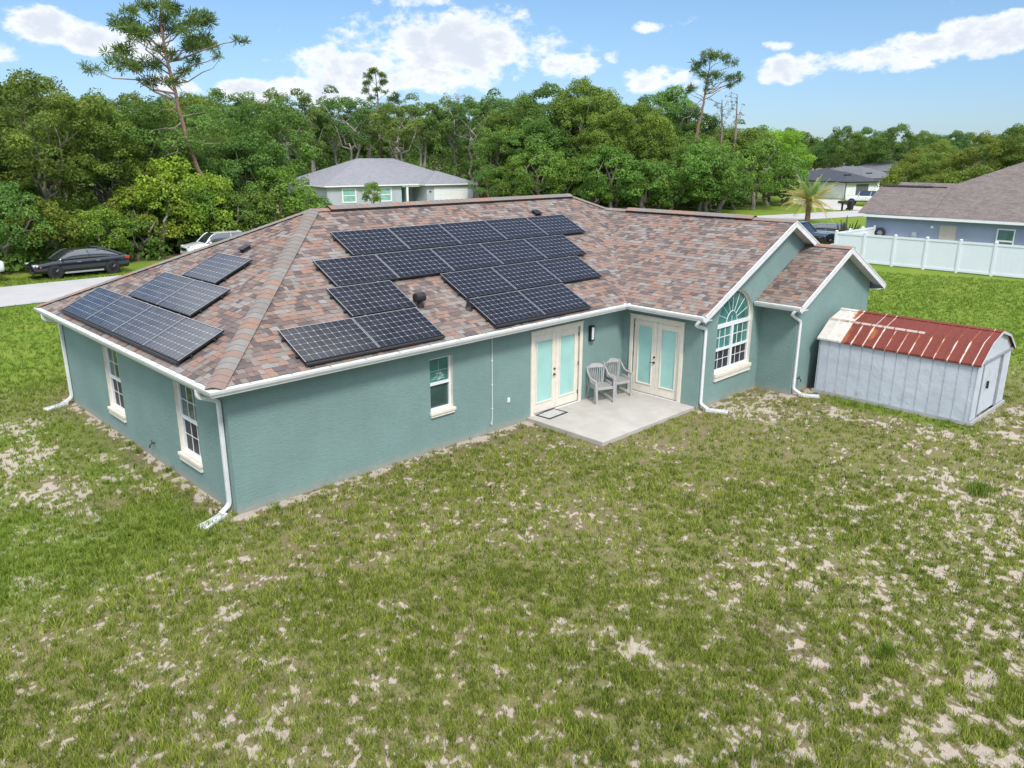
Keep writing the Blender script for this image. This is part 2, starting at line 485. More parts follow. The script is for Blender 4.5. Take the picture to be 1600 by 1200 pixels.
M['bark'] = mat('grey_bark', (.2, .17, .14), .9, .35, 5, bump=.5, bscale=14)
M['palebark'] = mat('pale_oak_bark', (.40, .36, .31), .9, .3, 4, bump=.4, bscale=14)
M['pinebark'] = mat('pine_bark', (.22, .135, .1), .9, .4, 7, bump=.6, bscale=12)
M['deadwood'] = mat('dead_wood', (.26, .2, .17), .9, .3, 6)
M['deadleaf'] = leaf_mat('dead_leaf', (.09, .05, .03), (.19, .11, .07), .15)

# ------------------------------------------------------------------ house dimensions (metres; house corner at the origin)
O, D, XRE, PP, SL, OG = .349, 9.86, 11.666, 2.558, .48, .294
XR = 20.15                      # right eave
XC = (XRE - O + XR)/2           # wing ridge
X2, D2, O2, W3 = 14.744, 1.086, .427, 5.65
ZE = 2.62
HALF = D/2 + O
ZR = ZE + SL*HALF               # main ridge
WH = (XR - (XRE - O))/2
ZW = ZE + SL*WH                 # wing ridge
YG = -PP - OG                   # wing rake line
YB = -PP - D2                   # bump front wall
YBR = YB - OG
XB0, XB1 = X2 - O2, X2 - O2 + W3
XBC = (XB0 + XB1)/2
ZB = ZE + SL*W3/2

# ------------------------------------------------------------------ ground
ROADC = [(-600, 29.7), (-100, 29.7), (20, 29.7), (50, 29.6), (62, 29.0), (70, 28.0), (79, 25.9), (90, 23.2), (110, 17), (160, 0), (300, -60), (700, -240)]
def road_y(x):
    xs, ys = zip(*ROADC); return np.interp(x, xs, ys)

SPOTS = [  # bare sandy or brown spots one can point at: x, y, radius, sand, brown
    (-1.71, -2.96, .26, 1.0, .0), (3.85, -9.0, .40, .35, 1.0), (3.6, -9.5, .34, .3, 1.0), (2.03, -7.85, .3, .8, .6), (4.9, -9.7, .35, .1, .9),
    (7.24, -10.0, .25, .8, .4), (6.21, -11.4, .4, .7, .1), (3.71, -10.88, .42, .6, .1), (5.2, -11.0, .45, .5, .1),
    (-1.67, 8.28, .8, .8, .3), (-2.28, 6.22, 1.0, .9, .5), (-2.14, 3.45, 1.0, .75, .9), (-1.88, 2.2, .7, .5, .9), (-2.81, 1.78, .8, .5, .8),
    (-3.4, -.1, .6, .5, .3), (-.9, 3.6, .45, .7, .6), (-.75, 2.6, .4, .8, .4), (-.9, 4.9, .4, .6, .5), (-3.4, 4.2, 1.2, .6, .7),
    (12.44, -3.29, .6, .8, .5), (14.12, -3.32, .6, .8, .6), (13.3, -4.6, .6, .6, .5), (14.25, -5.3, .65, .65, .4), (14.2, -6.5, .6, .65, .5),
    (14.3, -7.5, .55, .8, .3), (16.6, -8.6, .6, .8, .5), (15.6, -9.1, .6, .7, .5), (17.9, -8.5, .6, .7, .6), (13.0, -3.7, .7, .9, .5), (12.2, -4.3, .6, .5, .4),
    (20.5, -8.6, .8, .4, .6), (9.0, -3.2, .5, .4, .3), (6.6, -1.6, .6, .4, .4), (-1.2, -.8, .4, .2, .5)]

def rect_d(x, y, x0, x1, y0, y1):
    dx = np.maximum(np.maximum(x0-x, x-x1), 0); dy = np.maximum(np.maximum(y0-y, y-y1), 0)
    return np.hypot(dx, dy)

def fields(x, y):
    """sand, brown thatch and lushness of the lawn at x, y"""
    low = fbm(x*.22+3, y*.22+8, 3)
    midn = fbm(x*.9+31, y*.9+5, 3)
    f1 = fbm(x*5.6+1, y*6.4+2, 4); f2 = fbm(x*19.3+9, y*20.3+4, 3)
    dist = np.hypot(x-CAM.x, y-CAM.y)
    lush = np.maximum(sstep(-x, .6, 3.2)*sstep(y, 4, 10), sstep(x, 15.5, 20)*sstep(y+x*.15, -5.5, -2.5))
    lush = np.maximum(lush, sstep(y, 10, 14))
    lush = np.maximum(lush, sstep(.55-np.abs(x-15.25), 0, .5)*sstep(y, -8.6, -7.6)*sstep(-y, 4.2, 5.0)*.9)
    lush = np.maximum(lush, .8*sstep(-x, -.3, .8)*sstep(y, -2.2, .8)*sstep(low+.5*midn, .45, .85))
    thr = .585 - .16*(low-.5) - .13*(midn-.5) - .055*sstep(-y, 4.5, 8.5) - .05*sstep(-x, .2, 3)*sstep(-y, 1.5, 4) - .015*sstep(-y, 6, 10)*sstep(x, 1.5, 5) + .03*sstep(x, 7.5, 10.5) + .05*sstep(dist, 14, 24)
    sand = sstep(f1*.45+f2*.55, thr-.05, thr+.11)*(1-.92*lush)*.97
    brown = sstep(midn*.5+f1*.5, .47, .64)*.75*(1-.8*lush)
    for sx_, sy_, r_, s_, b_ in SPOTS:
        val = 1-np.hypot((x-sx_), (y-sy_)*.9)/(r_*1.25)
        core = (val > -.6)
        v2 = val*.75+1.9*(f1-.5)+2.3*(f2-.5)
        sand = np.maximum(sand, sstep(v2, .12, .75)*s_*core*sstep(val, -.5, .1)); brown = np.maximum(brown, sstep(val+.8*(f1-.5), .0, .6)*b_)
    dw = np.minimum(rect_d(x, y, 0, XR-O, 0, D), rect_d(x, y, XRE, XR-O, -PP, D))
    dw = np.minimum(dw, rect_d(x, y, X2, XB1-O2, YB, 0))
    strip = sstep(.30-dw+.75*(f1-.5)+.35*(f2-.5), 0, .16)
    sand = np.maximum(sand, strip*.95*sstep(f1+f2*.3, .5, .8)+strip*.12); brown = np.maximum(brown, sstep(.9-dw+.7*(f1-.5), 0, .5)*.75)
    sand = sand*(1-sstep(y, 11, 13))
    azd = np.degrees(np.arctan2(x-CAM.x, y-CAM.y))
    wood = np.maximum(sstep(y, 37.2, 39)*sstep(28-x, 0, 6), sstep(dist, 102, 108)*sstep(61.5-azd, 0, 2))
    wood = np.maximum(wood, sstep(dist, 165, 175))
    brown = np.maximum(brown, wood*.9); lush = lush*(1-wood)
    return np.clip(sand, 0, 1), np.clip(brown, 0, 1), np.clip(lush, 0, 1), low, midn

def axis(segs):
    out = []
    for a, b, st in segs: out += list(np.arange(a, b-1e-6, st))
    out.append(segs[-1][1]); return np.array(out)
gx = axis([(-3500, -300, 400), (-300, -40, 26), (-40, -11, 1.0), (-11, -6.5, .12), (-6.5, 9.5, .05), (9.5, 24, .11), (24, 60, 1.5), (60, 300, 24), (300, 3500, 400)])
gy = axis([(-3500, -300, 400), (-300, -40, 26), (-40, -15, 1.0), (-15, -13, .12), (-13, -.0, .05), (0, 13, .11), (13, 60, 1.5), (60, 300, 24), (300, 3500, 400)])
XX, YY = np.meshgrid(gx, gy, indexing='ij')
x_, y_ = XX.ravel(), YY.ravel()
sandv, brownv, lushv, lowv, midv = fields(x_, y_)
near = sstep(45-np.hypot(x_, y_), 0, 10)
zz = near*((fbm(x_*.6, y_*.6, 3)-.5)*.05 + (fbm(x_*5, y_*5, 3)-.5)*.03 - .015*sandv - .012)
dwall = np.minimum(rect_d(x_, y_, 0, XR-O, 0, D), rect_d(x_, y_, X2-4, XR-O, YB, 0))
zz = zz*sstep(dwall, -.05, .5)
zz += -.012
mound = np.exp(-((x_+1.71)**2+(y_+2.96)**2)/.04)*.03
zz = zz + mound
nx, ny = len(gx), len(gy)
idx = np.arange(nx*ny).reshape(nx, ny)
Fg = np.stack([idx[:-1, :-1].ravel(), idx[1:, :-1].ravel(), idx[1:, 1:].ravel(), idx[:-1, 1:].ravel()], 1)

gm = bpy.data.materials.new('lawn_soil'); gm.use_nodes = True
t = NT(gm.node_tree); p = t.n['Principled BSDF']
tcn = t.new('ShaderNodeTexCoord').outputs['Object']
fine = t.noise(26, 8, .82, tcn); fine2 = t.noise(70, 5, .8, tcn); mid = t.noise(4.5, 5, .65, tcn)
A_s = t.attr('sand').outputs['Fac']; A_b = t.attr('brown').outputs['Fac']; A_l = t.attr('lush').outputs['Fac']
thatch = t.mix(t.smooth(fine, .3, .7), (.095, .085, .032), (.30, .25, .14))
thatch = t.mix(t.smooth(mid, .35, .7), thatch, t.mix(t.smooth(fine2, .3, .7), (.085, .105, .022), (.22, .235, .07)))
brn = t.mix(t.smooth(fine2, .3, .7), (.115, .078, .06), (.28, .205, .15))
c = t.mix(t.math('MULTIPLY', A_b, t.smooth(fine, .3, .6)), thatch, brn)
lsh = t.mix(t.smooth(fine, .3, .72), (.080, .145, .014), (.18, .265, .034))
lsh = t.mix(t.smooth(t.noise(.55, 5, .65, tcn), .35, .7), lsh, t.mix(t.smooth(fine2, .3, .7), (.115, .17, .018), (.235, .28, .05)))
c = t.mix(A_l, c, lsh)
snd = t.mix(t.smooth(fine2, .25, .75), (.31, .245, .19), (.55, .485, .42))
snd = t.mix(t.smooth(mid, .5, .75, 0, .5), snd, (.33, .24, .18))
sf = t.smooth(t.math('ADD', A_s, t.math('MULTIPLY', t.math('SUBTRACT', fine, .5), .9)), .3, .62)
c = t.mix(sf, c, snd)
t.l.new(c, p.inputs['Base Color']); p.inputs['Roughness'].default_value = .95; p.inputs['Specular IOR Level'].default_value = .15
t.l.new(t.bump(t.math('ADD', fine, t.math('MULTIPLY', fine2, .5)), .6, .03), p.inputs['Normal'])
gme = np_mesh('ground', np.stack([x_, y_, zz], 1), Fg, gm, vattrs={'sand': sandv, 'brown': brownv, 'lush': lushv}, smooth=True)
tag(link('ground', gme), kind='structure')

# road across the front, driveways
asph = mat('pale_asphalt', (.40, .39, .39), .9, .08, .8, bump=.2, bscale=60, dirt=((.26, .25, .24), 1.6, .35))
def strip(name, pts, wid, m_, z, kind='structure'):
    mb = MB(); L, Rr = [], []
    for i, q in enumerate(pts):
        q = Vector((*q, 0)); a = Vector((*pts[max(i-1, 0)], 0)); b = Vector((*pts[min(i+1, len(pts)-1)], 0))
        d_ = (b-a).normalized(); n_ = Vector((-d_.y, d_.x, 0))*wid/2
        L.append((q.x+n_.x, q.y+n_.y, z)); Rr.append((q.x-n_.x, q.y-n_.y, z))
    for i in range(len(pts)-1): mb.quad(L[i], L[i+1], Rr[i+1], Rr[i])
    return tag(mb.build(name, m_), kind=kind)
rx = np.concatenate([np.linspace(-600, -60, 20), np.linspace(-50, 130, 61), np.linspace(150, 700, 20)])
strip('road', [(float(a), float(road_y(a))) for a in rx], 6.0, asph, .008)
driveconc = mat('driveway_concrete', (.47, .45, .42), .9, .08, .8, dirt=((.36, .34, .32), 1.3, .3))
strip('driveway', [(55.4, 12), (55.4, 26.6)], 7.5, driveconc, .012)
strip('driveway', [(92, 26.0), (96, 31.5), (101.5, 36), (110, 40)], 6.5, driveconc, .012)
strip('driveway', [(62.2, 32.6), (62.2, 64)], 5.4, driveconc, .012)
pt_ = mat('bare_sand', (.50, .42, .33), .95, .2, .8, dirt=((.2, .2, .06), .5, .6))
mb = MB(); pts_ = [(70+5*math.cos(a)+random.Random(i).uniform(-1, 1), 66+2.5*math.sin(a), .02) for i, a in enumerate(np.linspace(0, 2*math.pi, 14, endpoint=False))]
mb.quad(*pts_); tag(mb.build('sandy_ground', pt_), kind='structure')

# patio slab
mb = MB(); mb.box(7.80, XRE-.005, -2.50, -.005, -.15, .08)
tag(mb.build('patio', M['conc'], bevel=.015), kind='structure')

# ------------------------------------------------------------------ grass blades on the lawn (nobody could count them)
def grass():
    rng = np.random.RandomState(3)
    Vs, Fs, Ts = [], [], []
    base = 0
    hd = math.atan2(fw.x, fw.y)
    for d0, d1, dens_, ln, wd_, ntuft in ((5.5, 11.5, 640, .056, .015, 7), (11.5, 17, 340, .056, .020, 6), (17, 27, 130, .058, .022, 6), (27, 50, 55, .055, .026, 5)):
        half = R(48)
        area = half*(d1*d1-d0*d0)
        n = int(area*dens_)
        r_ = np.sqrt(rng.uniform(d0*d0, d1*d1, n)); a_ = hd+rng.uniform(-half, half, n)
        x = CAM.x+r_*np.sin(a_); y = CAM.y+r_*np.cos(a_)
        sd_, br_, lu_, lo_, mi_ = fields(x, y)
        inside = ((x > -.03) & (x < XR-O+.03) & (y > -.03) & (y < D+.03)) | ((x > XRE-.03) & (x < XR-O) & (y > -PP-.03) & (y < 1)) \
            | ((x > X2-.03) & (x < XB1-O2+.03) & (y > YB-.03) & (y < 0)) | ((x > 7.75) & (x < XRE+.05) & (y > -2.54) & (y < .1)) \
            | ((x > 15.5) & (x < 18.5) & (y > -8.15) & (y < -3.9)) | (np.abs(y-road_y(x)) < 3.05) | ((x > 43.9) & (y < 8.2))
        pt = fbm(x*7.1+3, y*7.1+1, 3)
        keep = (~inside) & (rng.rand(n) > sd_*.9) & (rng.rand(n) > br_*.5) & (rng.rand(n) < .28+1.0*sstep(pt, .38, .62)+.4*lu_)
        x, y, lu_, br_, mi_, lo_, pt = x[keep], y[keep], lu_[keep], br_[keep], mi_[keep], lo_[keep], pt[keep]
        n = len(x)
        # each tuft carries ntuft blades
        k = ntuft
        bx = np.repeat(x, k)+rng.normal(0, .014+ln*.25, n*k); by = np.repeat(y, k)+rng.normal(0, .014+ln*.25, n*k)
        hgt = np.repeat((.25+.55*mi_+.9*pt+.3*lu_)*rng.uniform(.6, 1.4, n), k)*ln*rng.uniform(.5, 1.3, n*k)
        th = rng.uniform(0, 2*np.pi, n*k); lean = rng.uniform(.25, 1.1, n*k)
        dx, dy = np.cos(th)*lean*hgt, np.sin(th)*lean*hgt
        ph = rng.uniform(0, np.pi, n*k); wx, wy = np.cos(ph)*wd_*.5, np.sin(ph)*wd_*.5
        z0 = np.full(n*k, -.03)
        P0 = np.stack([bx-wx, by-wy, z0], 1); P1 = np.stack([bx+wx, by+wy, z0], 1)
        P2 = np.stack([bx+dx, by+dy, z0+.03+hgt], 1)
        V = np.stack([P0, P1, P2], 1).reshape(-1, 3)
        F = base+np.arange(len(V)).reshape(-1, 3); base += len(V)
        tnt = np.clip(np.repeat(.12+.5*mi_+.35*(pt-.3)+.12*br_+rng.normal(0, .27, n), k)+rng.normal(0, .27, n*k), 0, 1)
        lus = np.repeat(lu_, k)
        Vs.append(V); Fs.append(F); Ts.append(np.stack([tnt, lus], 1))
    T = np.concatenate(Ts)
    return np.concatenate(Vs), np.concatenate(Fs), T[:, 0], T[:, 1]
gb = bpy.data.materials['grass_blade']
t = NT(gb.node_tree)
# lush parts of the lawn grow a purer green
a = t.attr('lush').outputs['Fac']
mulnode = [n for n in t.n if n.type == 'MIX' and n.blend_type == 'MULTIPLY'][0]
src = mulnode.inputs[6].links[0].from_socket
tv = t.attr('tint').outputs['Fac']
t.l.new(t.mix(a, src, t.mix(tv, (.085, .160, .014), (.255, .35, .045))), mulnode.inputs[6])
gV, gF, gT, gL = grass()
tag(link('grass', np_mesh('grass', gV, gF, M['blade'], attrs={'tint': gT, 'lush': gL})), kind='stuff')

# ------------------------------------------------------------------ the house
house = tag(empty('house'), 'single storey teal stucco house with brown and red shingle roof and white gutters', 'house')

def wall(name, outer, holes, plane, out, depth, m_, parent, rmat=None):
    """planar wall with real openings; plane ('x'|'y', c): outline in (u, z); out = outward sign; reveals go inward by depth"""
    ax, c = plane
    P = (lambda u, z, d=0: Vector((c-out*d, u, z))) if ax == 'x' else (lambda u, z, d=0: Vector((u, c-out*d, z)))
    bm = bmesh.new()
    edges = []
    for loop in [outer]+holes:
        vs = [bm.verts.new(P(*q)) for q in loop]
        edges += [bm.edges.new((vs[i], vs[(i+1) % len(vs)])) for i in range(len(vs))]
    nrm = Vector((out, 0, 0)) if ax == 'x' else Vector((0, out, 0))
    bmesh.ops.triangle_fill(bm, use_beauty=True, use_dissolve=False, edges=edges, normal=nrm)
    for f in bm.faces:
        f.normal_update()
        if f.normal.dot(nrm) < 0: f.normal_flip()
    for loop in holes:
        n = len(loop)
        for i in range(n):
            a, b = loop[i], loop[(i+1) % n]
            vs = [bm.verts.new(q) for q in (P(*a), P(*b), P(*b, depth), P(*a, depth))]
            bm.faces.new(vs).material_index = 1
    me = bpy.data.meshes.new(name); bm.to_mesh(me); bm.free()
    me.materials.append(m_); me.materials.append(rmat or m_)
    return link(name, me, parent)

def lbox(mb, plane, out, u0, u1, v0, v1, w0, w1, m=0):
    """box given along the wall (u), up (v) and out of the wall (w)"""
    ax, c = plane
    if ax == 'x': mb.box(c+out*w0, c+out*w1, u0, u1, v0, v1, m)
    else: mb.box(u0, u1, c+out*w0, c+out*w1, v0, v1, m)

def rect(u0, u1, v0, v1): return [(u0, v0), (u1, v0), (u1, v1), (u0, v1)]

def sash_window(parent, plane, out, u0, u1, v0, v1, cols, rows, upmat, lowmat, lowcols=None, lowrows=2, trim=(.11, .11), sill=.16, top=True, wname='window', tmat=None, rec=0.0):
    """single-hung window in an opening: frame (the thing itself) > upper and lower pane, muntins, trim, sill"""
    tmat = tmat or M['cream']
    f = MB(); fw_ = .045; zm = (v0+v1)/2; plane0 = plane; plane = (plane[0], plane[1]-out*rec)
    lbox(f, plane, out, u0, u0+fw_, v0, v1, -.075, -.02); lbox(f, plane, out, u1-fw_, u1, v0, v1, -.075, -.02)
    lbox(f, plane, out, u0+fw_, u1-fw_, v0, v0+fw_, -.075, -.02); lbox(f, plane, out, u0+fw_, u1-fw_, v1-fw_, v1, -.075, -.02)
    lbox(f, plane, out, u0+fw_, u1-fw_, zm-.03, zm+.03, -.073, -.012)
    fo = f.build(wname, M['vinyl'], parent)
    for nm, a, b, mm, dep in (('upper_pane', zm, v1-.03, upmat, -.055), ('lower_pane', v0+.03, zm, lowmat, -.068)):
        g = MB(); lbox(g, plane, out, u0+.03, u1-.03, a, b, dep-.01, dep)
        g.build(nm, mm, fo)
    g = MB()
    for (a, b, dep, cc, rr) in ((zm+.03, v1-fw_, -.055, cols, rows), (v0+fw_, zm-.03, -.068, lowcols or cols, lowrows)):
        for i in range(1, cc):
            u = u0+fw_+(u1-u0-2*fw_)*i/cc; lbox(g, plane, out, u-.006, u+.006, a, b, dep, dep+.012)
        for i in range(1, rr):
            v = a+(b-a)*i/rr; lbox(g, plane, out, u0+fw_, u1-fw_, v-.006, v+.006, dep, dep+.010)
    if g.v: g.build('muntins', M['vinyl'], fo)
    plane = plane0
    if trim:
        tl, tr = trim; g = MB()
        if tl: lbox(g, plane, out, u0-tl, u0, v0, v1, -.015, .035)
        if tr: lbox(g, plane, out, u1, u1+tr, v0, v1, -.015, .035)
        if top: lbox(g, plane, out, u0-tl, u1+tr, v1, v1+.11, -.015, .035)
        if g.v: g.build('trim', tmat, fo, bevel=.008)
    if sill:
        tl, tr = trim or (.02, .02); g = MB()
        lbox(g, plane, out, u0-tl-.02, u1+tr+.02, v0-.07, v0+.001, -.0, .07)
        lbox(g, plane, out, u0+.001, u1-.001, v0-.03, v0+.004, -.14, 0)
        lbox(g, plane, out, u0-tl, u1+tr, v0-sill, v0-.07, -.015, .05)
        g.build('sill', tmat, fo, bevel=.008)
    return fo

WT = ZE-.10
# openings
W_BACK = (4.70, 5.36, .93, 2.17)
D_BACK = (8.02, 9.79, .09, 2.17)
D_WING = (-1.94, -.38, .09, 2.17)
W_LA, W_LB = (5.62, 6.62, .60, 2.14), (1.42, 2.42, .60, 2.14)
AX0, AX1, AZ0, AZS = 12.42, 14.26, .84, 2.11
ar = (AX1-AX0)/2; acx = (AX0+AX1)/2
arch = [(AX0, AZ0), (AX1, AZ0)] + [(acx+ar*math.cos(a), AZS+ar*math.sin(a)) for a in np.linspace(0, math.pi, 25)]
wall('wall', [(0, -.1), (XRE, -.1), (XRE, WT), (0, WT)], [rect(*W_BACK), rect(*D_BACK)], ('y', 0), -1, .15, M['teal'], house, M['cream'])
wall('wall', [(0, -.1), (D, -.1), (D, WT), (0, WT)], [rect(*W_LA), rect(*W_LB)], ('x', 0), -1, .15, M['teal'], house, M['cream'])
wall('wall', [(-PP, -.1), (0, -.1), (0, WT), (-PP, WT)], [rect(*D_WING)], ('x', XRE), -1, .09, M['teal'], house)
XWR = XR-O
gp = lambda x: ZE+SL*min(x-(XRE-O), XR-x)-.09
wall('wall', [(XRE, -.1), (XWR, -.1), (XWR, gp(XWR)), (XC, gp(XC)), (XRE, gp(XRE))], [arch], ('y', -PP), -1, .15, M['teal'], house, M['cream'])
bp = lambda x: ZE+SL*min(x-XB0, XB1-x)-.09
XBW = XB1-O2
wall('wall', [(X2, -.1), (XBW, -.1), (XBW, bp(XBW)), (XBC, bp(XBC)), (X2, bp(X2))], [], ('y', YB), -1, .09, M['teal'], house)
wall('wall', [(YB, -.1), (-PP, -.1), (-PP, WT), (YB, WT)], [], ('x', X2), -1, .09, M['teal'], house)
wall('wall', [(YB, -.1), (-PP, -.1), (-PP, WT), (YB, WT)], [], ('x', XBW), 1, .09, M['teal'], house)
wall('wall', [(-PP, -.1), (D, -.1), (D, WT), (-PP, WT)], [], ('x', XWR), 1, .09, M['teal'], house)
wall('wall', [(0, -.1), (XWR, -.1), (XWR, WT), (0, WT)], [], ('y', D), 1, .09, M['teal'], house)

# windows
sash_window(house, ('y', 0), -1, *W_BACK, 1, 1, M['tealglass'], M['glass'], lowrows=1, trim=None, sill=.13, rec=.06)
for ww in (W_LA, W_LB):
    sash_window(house, ('x', 0), -1, *ww, 3, 2, M['glass'], M['screen'], trim=None, sill=.17, rec=.06)
# frosted flower pattern on the upper pane of the back window
mb = MB(); rr_ = random.Random(5)
for i in range(9):
    a = R(15+150*i/8); l_ = rr_.uniform(.13, .24)
    p0 = Vector((5.03, .108, 1.62)); p1 = p0+Vector((math.cos(a)*l_*.55, 0, math.sin(a)*l_*.6)); p2 = p0+Vector((math.cos(a)*l_, 0, math.sin(a)*l_-.03))
    mb.tube([p0, p1, p2], .006, 4)
    mb.tube([p1, p1+Vector((.05*math.cos(a+.8), 0, .05*math.sin(a+.8)))], .006, 4); mb.tube([p1, p1+Vector((.05*math.cos(a-.8), 0, .05*math.sin(a-.8)))], .006, 4)
for q0, q1 in (((5.03, .108, 1.6), (5.03, .108, 2.1)), ((4.76, .108, 1.84), (5.3, .108, 1.84))): mb.tube([q0, q1], .006, 4)
wb = [o for o in house.children if o.name.startswith('window')][0]
mb.build('etched_flower', mat('etched_glass', (.35, .5, .47), .6), wb)

# arched window: frame > fan pane, panes, muntins, trim, sill
AP = -PP+.06
pl_ = ('y', AP)
f = MB()
zb = AZS-.03; zr = AZ0+.56*(AZS-AZ0)*.86
lbox(f, pl_, -1, AX0, AX0+.05, AZ0, AZS, -.075, -.02); lbox(f, pl_, -1, AX1-.05, AX1, AZ0, AZS, -.075, -.02)
lbox(f, pl_, -1, AX0+.05, AX1-.05, AZ0, AZ0+.06, -.075, -.02); lbox(f, pl_, -1, AX0, AX1, AZS-.06, AZS+.04, -.076, -.008)
lbox(f, pl_, -1, acx-.05, acx+.05, AZ0+.06, AZS-.06, -.075, -.012)
zm_ = AZ0+.48*(AZS-AZ0)
for s0, s1 in ((AX0+.05, acx-.05), (acx+.05, AX1-.05)): lbox(f, pl_, -1, s0, s1, zm_-.03, zm_+.03, -.073, -.014)
N_ = 28
for k in range(N_):
    a0, a1 = math.pi*k/N_, math.pi*(k+1)/N_
    q = lambda r, a, w_: (acx+r*math.cos(a), AP+w_, AZS+r*math.sin(a))
    for w0, w1 in ((.02, .075),):
        f.quad(q(ar, a0, w0), q(ar, a1, w0), q(ar-.04, a1, w0), q(ar-.04, a0, w0))
        f.quad(q(ar-.04, a0, w0), q(ar-.04, a1, w0), q(ar-.04, a1, w1), q(ar-.04, a0, w1))
aw = f.build('window', M['vinyl'], house)
g = MB(); g.prism([(acx+(ar-.01)*math.cos(a), AP+.065, AZS+.02+(ar-.03)*math.sin(a)) for a in np.linspace(0, math.pi, 25)], (0, .01, 0)); g.build('fan_pane', M['tealglass'], aw)
for s0, s1 in ((AX0+.03, acx-.03), (acx+.03, AX1-.03)):
    g = MB(); lbox(g, pl_, -1, s0, s1, zm_, AZS-.04, -.066, -.058); g.build('upper_pane', M['tealglass'], aw)
    g = MB(); lbox(g, pl_, -1, s0, s1, AZ0+.03, zm_, -.078, -.07); g.build('lower_pane', M['screen'], aw)
g = MB()
for k in range(1, 8):
    a = math.pi*k/8 if k != 4 else math.pi/2
    c0 = Vector((acx+.27*math.cos(a), AP+.062, AZS+.03+.30*math.sin(a))); c1 = Vector((acx+(ar-.03)*math.cos(a), AP+.062, AZS+(ar-.03)*math.sin(a)))
    if k % 1 == 0: g.tube([c0, c1], .008, 4)
g.tube([(acx+.27*math.cos(a), AP+.062, AZS+.03+.30*math.sin(a)) for a in np.linspace(0, math.pi, 15)], .010, 4)
g.tube([(acx, AP+.062, AZS+.03), (acx, AP+.062, AZS+.2)], .008, 4)
for s0, s1 in ((AX0+.05, acx-.05), (acx+.05, AX1-.05)):
    for i in (1, 2):
        u = s0+(s1-s0)*i/3; lbox(g, pl_, -1, u-.010, u+.010, zm_+.03, AZS-.06, -.058, -.046); lbox(g, pl_, -1, u-.008, u+.008, AZ0+.06, zm_-.03, -.07, -.06)
    v = (zm_+AZS)/2; lbox(g, pl_, -1, s0, s1, v-.010, v+.010, -.058, -.048)
    v = (zm_+AZ0)/2+.02; lbox(g, pl_, -1, s0, s1, v-.008, v+.008, -.07, -.062)
g.build('muntins', M['vinyl'], aw)
pl_ = ('y', -PP)
g = MB(); lbox(g, pl_, -1, AX0-.03, AX1+.03, AZ0-.10, AZ0, 0, .08); lbox(g, pl_, -1, AX0-.02, AX1+.02, AZ0-.22, AZ0-.10, -.015, .055); lbox(g, pl_, -1, AX0+.001, AX1-.001, AZ0-.03, AZ0+.004, -.14, 0)
g.build('sill', M['cream'], aw, bevel=.008)

def french_door(plane, out, u0, u1, v0, v1, lever_side):
    f = MB(); tw = .10
    lbox(f, plane, out, u0-tw, u0, v0-.02, v1+tw, -.02, .04); lbox(f, plane, out, u1, u1+tw, v0-.02, v1+tw, -.02, .04)
    lbox(f, plane, out, u0, u1, v1, v1+tw, -.02, .04); lbox(f, plane, out, u0-tw-.02, u1+tw+.02, v1+tw, v1+tw+.035, -.02, .055)
    fo = f.build('french_door', M['cream'], house, bevel=.006)
    g = MB(); lbox(g, plane, out, u0-.02, u1+.02, v0-.075, v0, -.08, .05); g.build('threshold', M['white'], fo)
    um = (u0+u1)/2
    for a, b in ((u0+.01, um-.004), (um+.004, u1-.01)):
        g = MB(); st = .155; bt, tp = .28, .19
        lbox(g, plane, out, a, a+st, v0, v1-.01, -.085, -.03); lbox(g, plane, out, b-st, b, v0, v1-.01, -.085, -.03)
        lbox(g, plane, out, a+st, b-st, v0, v0+bt, -.085, -.03); lbox(g, plane, out, a+st, b-st, v1-tp, v1-.01, -.085, -.03)
        # raised moulding round the glass
        for (p0, p1, q0, q1) in ((a+st-.03, a+st, v0+bt-.03, v1-tp+.03), (b-st, b-st+.03, v0+bt-.03, v1-tp+.03), (a+st, b-st, v0+bt-.03, v0+bt), (a+st, b-st, v1-tp, v1-tp+.03)):
            lbox(g, plane, out, p0, p1, q0, q1, -.03, -.012)
        lo = g.build('leaf', M['cream'], fo, bevel=.004)
    for a, b in ((u0+.01, um-.004), (um+.004, u1-.01)):
        g = MB(); lbox(g, plane, out, a+.15, b-.15, v0+.27, v1-.18, -.07, -.05); g.build('pane', M['mint'], fo)
    uh = um+lever_side*.06
    def loc(u, w_, z): return (plane[1]+out*w_, u, z) if plane[0] == 'x' else (u, plane[1]+out*w_, z)
    axn = 'X' if plane[0] == 'x' else 'Y'
    g = MB(); g.lathe([(.03, out*-.03), (.03, out*-.005), (.024, out*.0)], loc(uh, 0, 1.17), axn, 12); g.build('deadbolt', M['copper'], fo)
    g = MB(); g.lathe([(.032, out*-.03), (.032, out*-.005), (.026, out*.0)], loc(uh, 0, 1.02), axn, 12)
    g.tube([loc(uh, -.01, 1.02), loc(uh, .03, 1.02), loc(uh+lever_side*.11, .035, 1.02)], .011, 6)
    g.build('handle', M['copper'], fo)
    for uu in (u0+.004, u1-.004):
        for z in (.35, 1.15, 1.95):
            g = MB(); lbox(g, plane, out, uu-.012, uu+.012, z-.05, z+.05, -.03, -.012); g.build('hinge', M['copper'], fo)
    return fo
french_door(('y', 0), -1, *D_BACK, -1)
french_door(('x', XRE), -1, *D_WING, 1)

# ------------------------------------------------------------------ shingled roof, laid tab by tab
RNG = np.random.RandomState(11)
def pick_tint(n):
    k = RNG.choice(6, n, p=[.14, .26, .17, .13, .17, .13])
    cen = np.array([.05, .24, .46, .6, .72, .93])[k]
    return np.clip(cen+RNG.normal(0, .045, n), 0, 1)

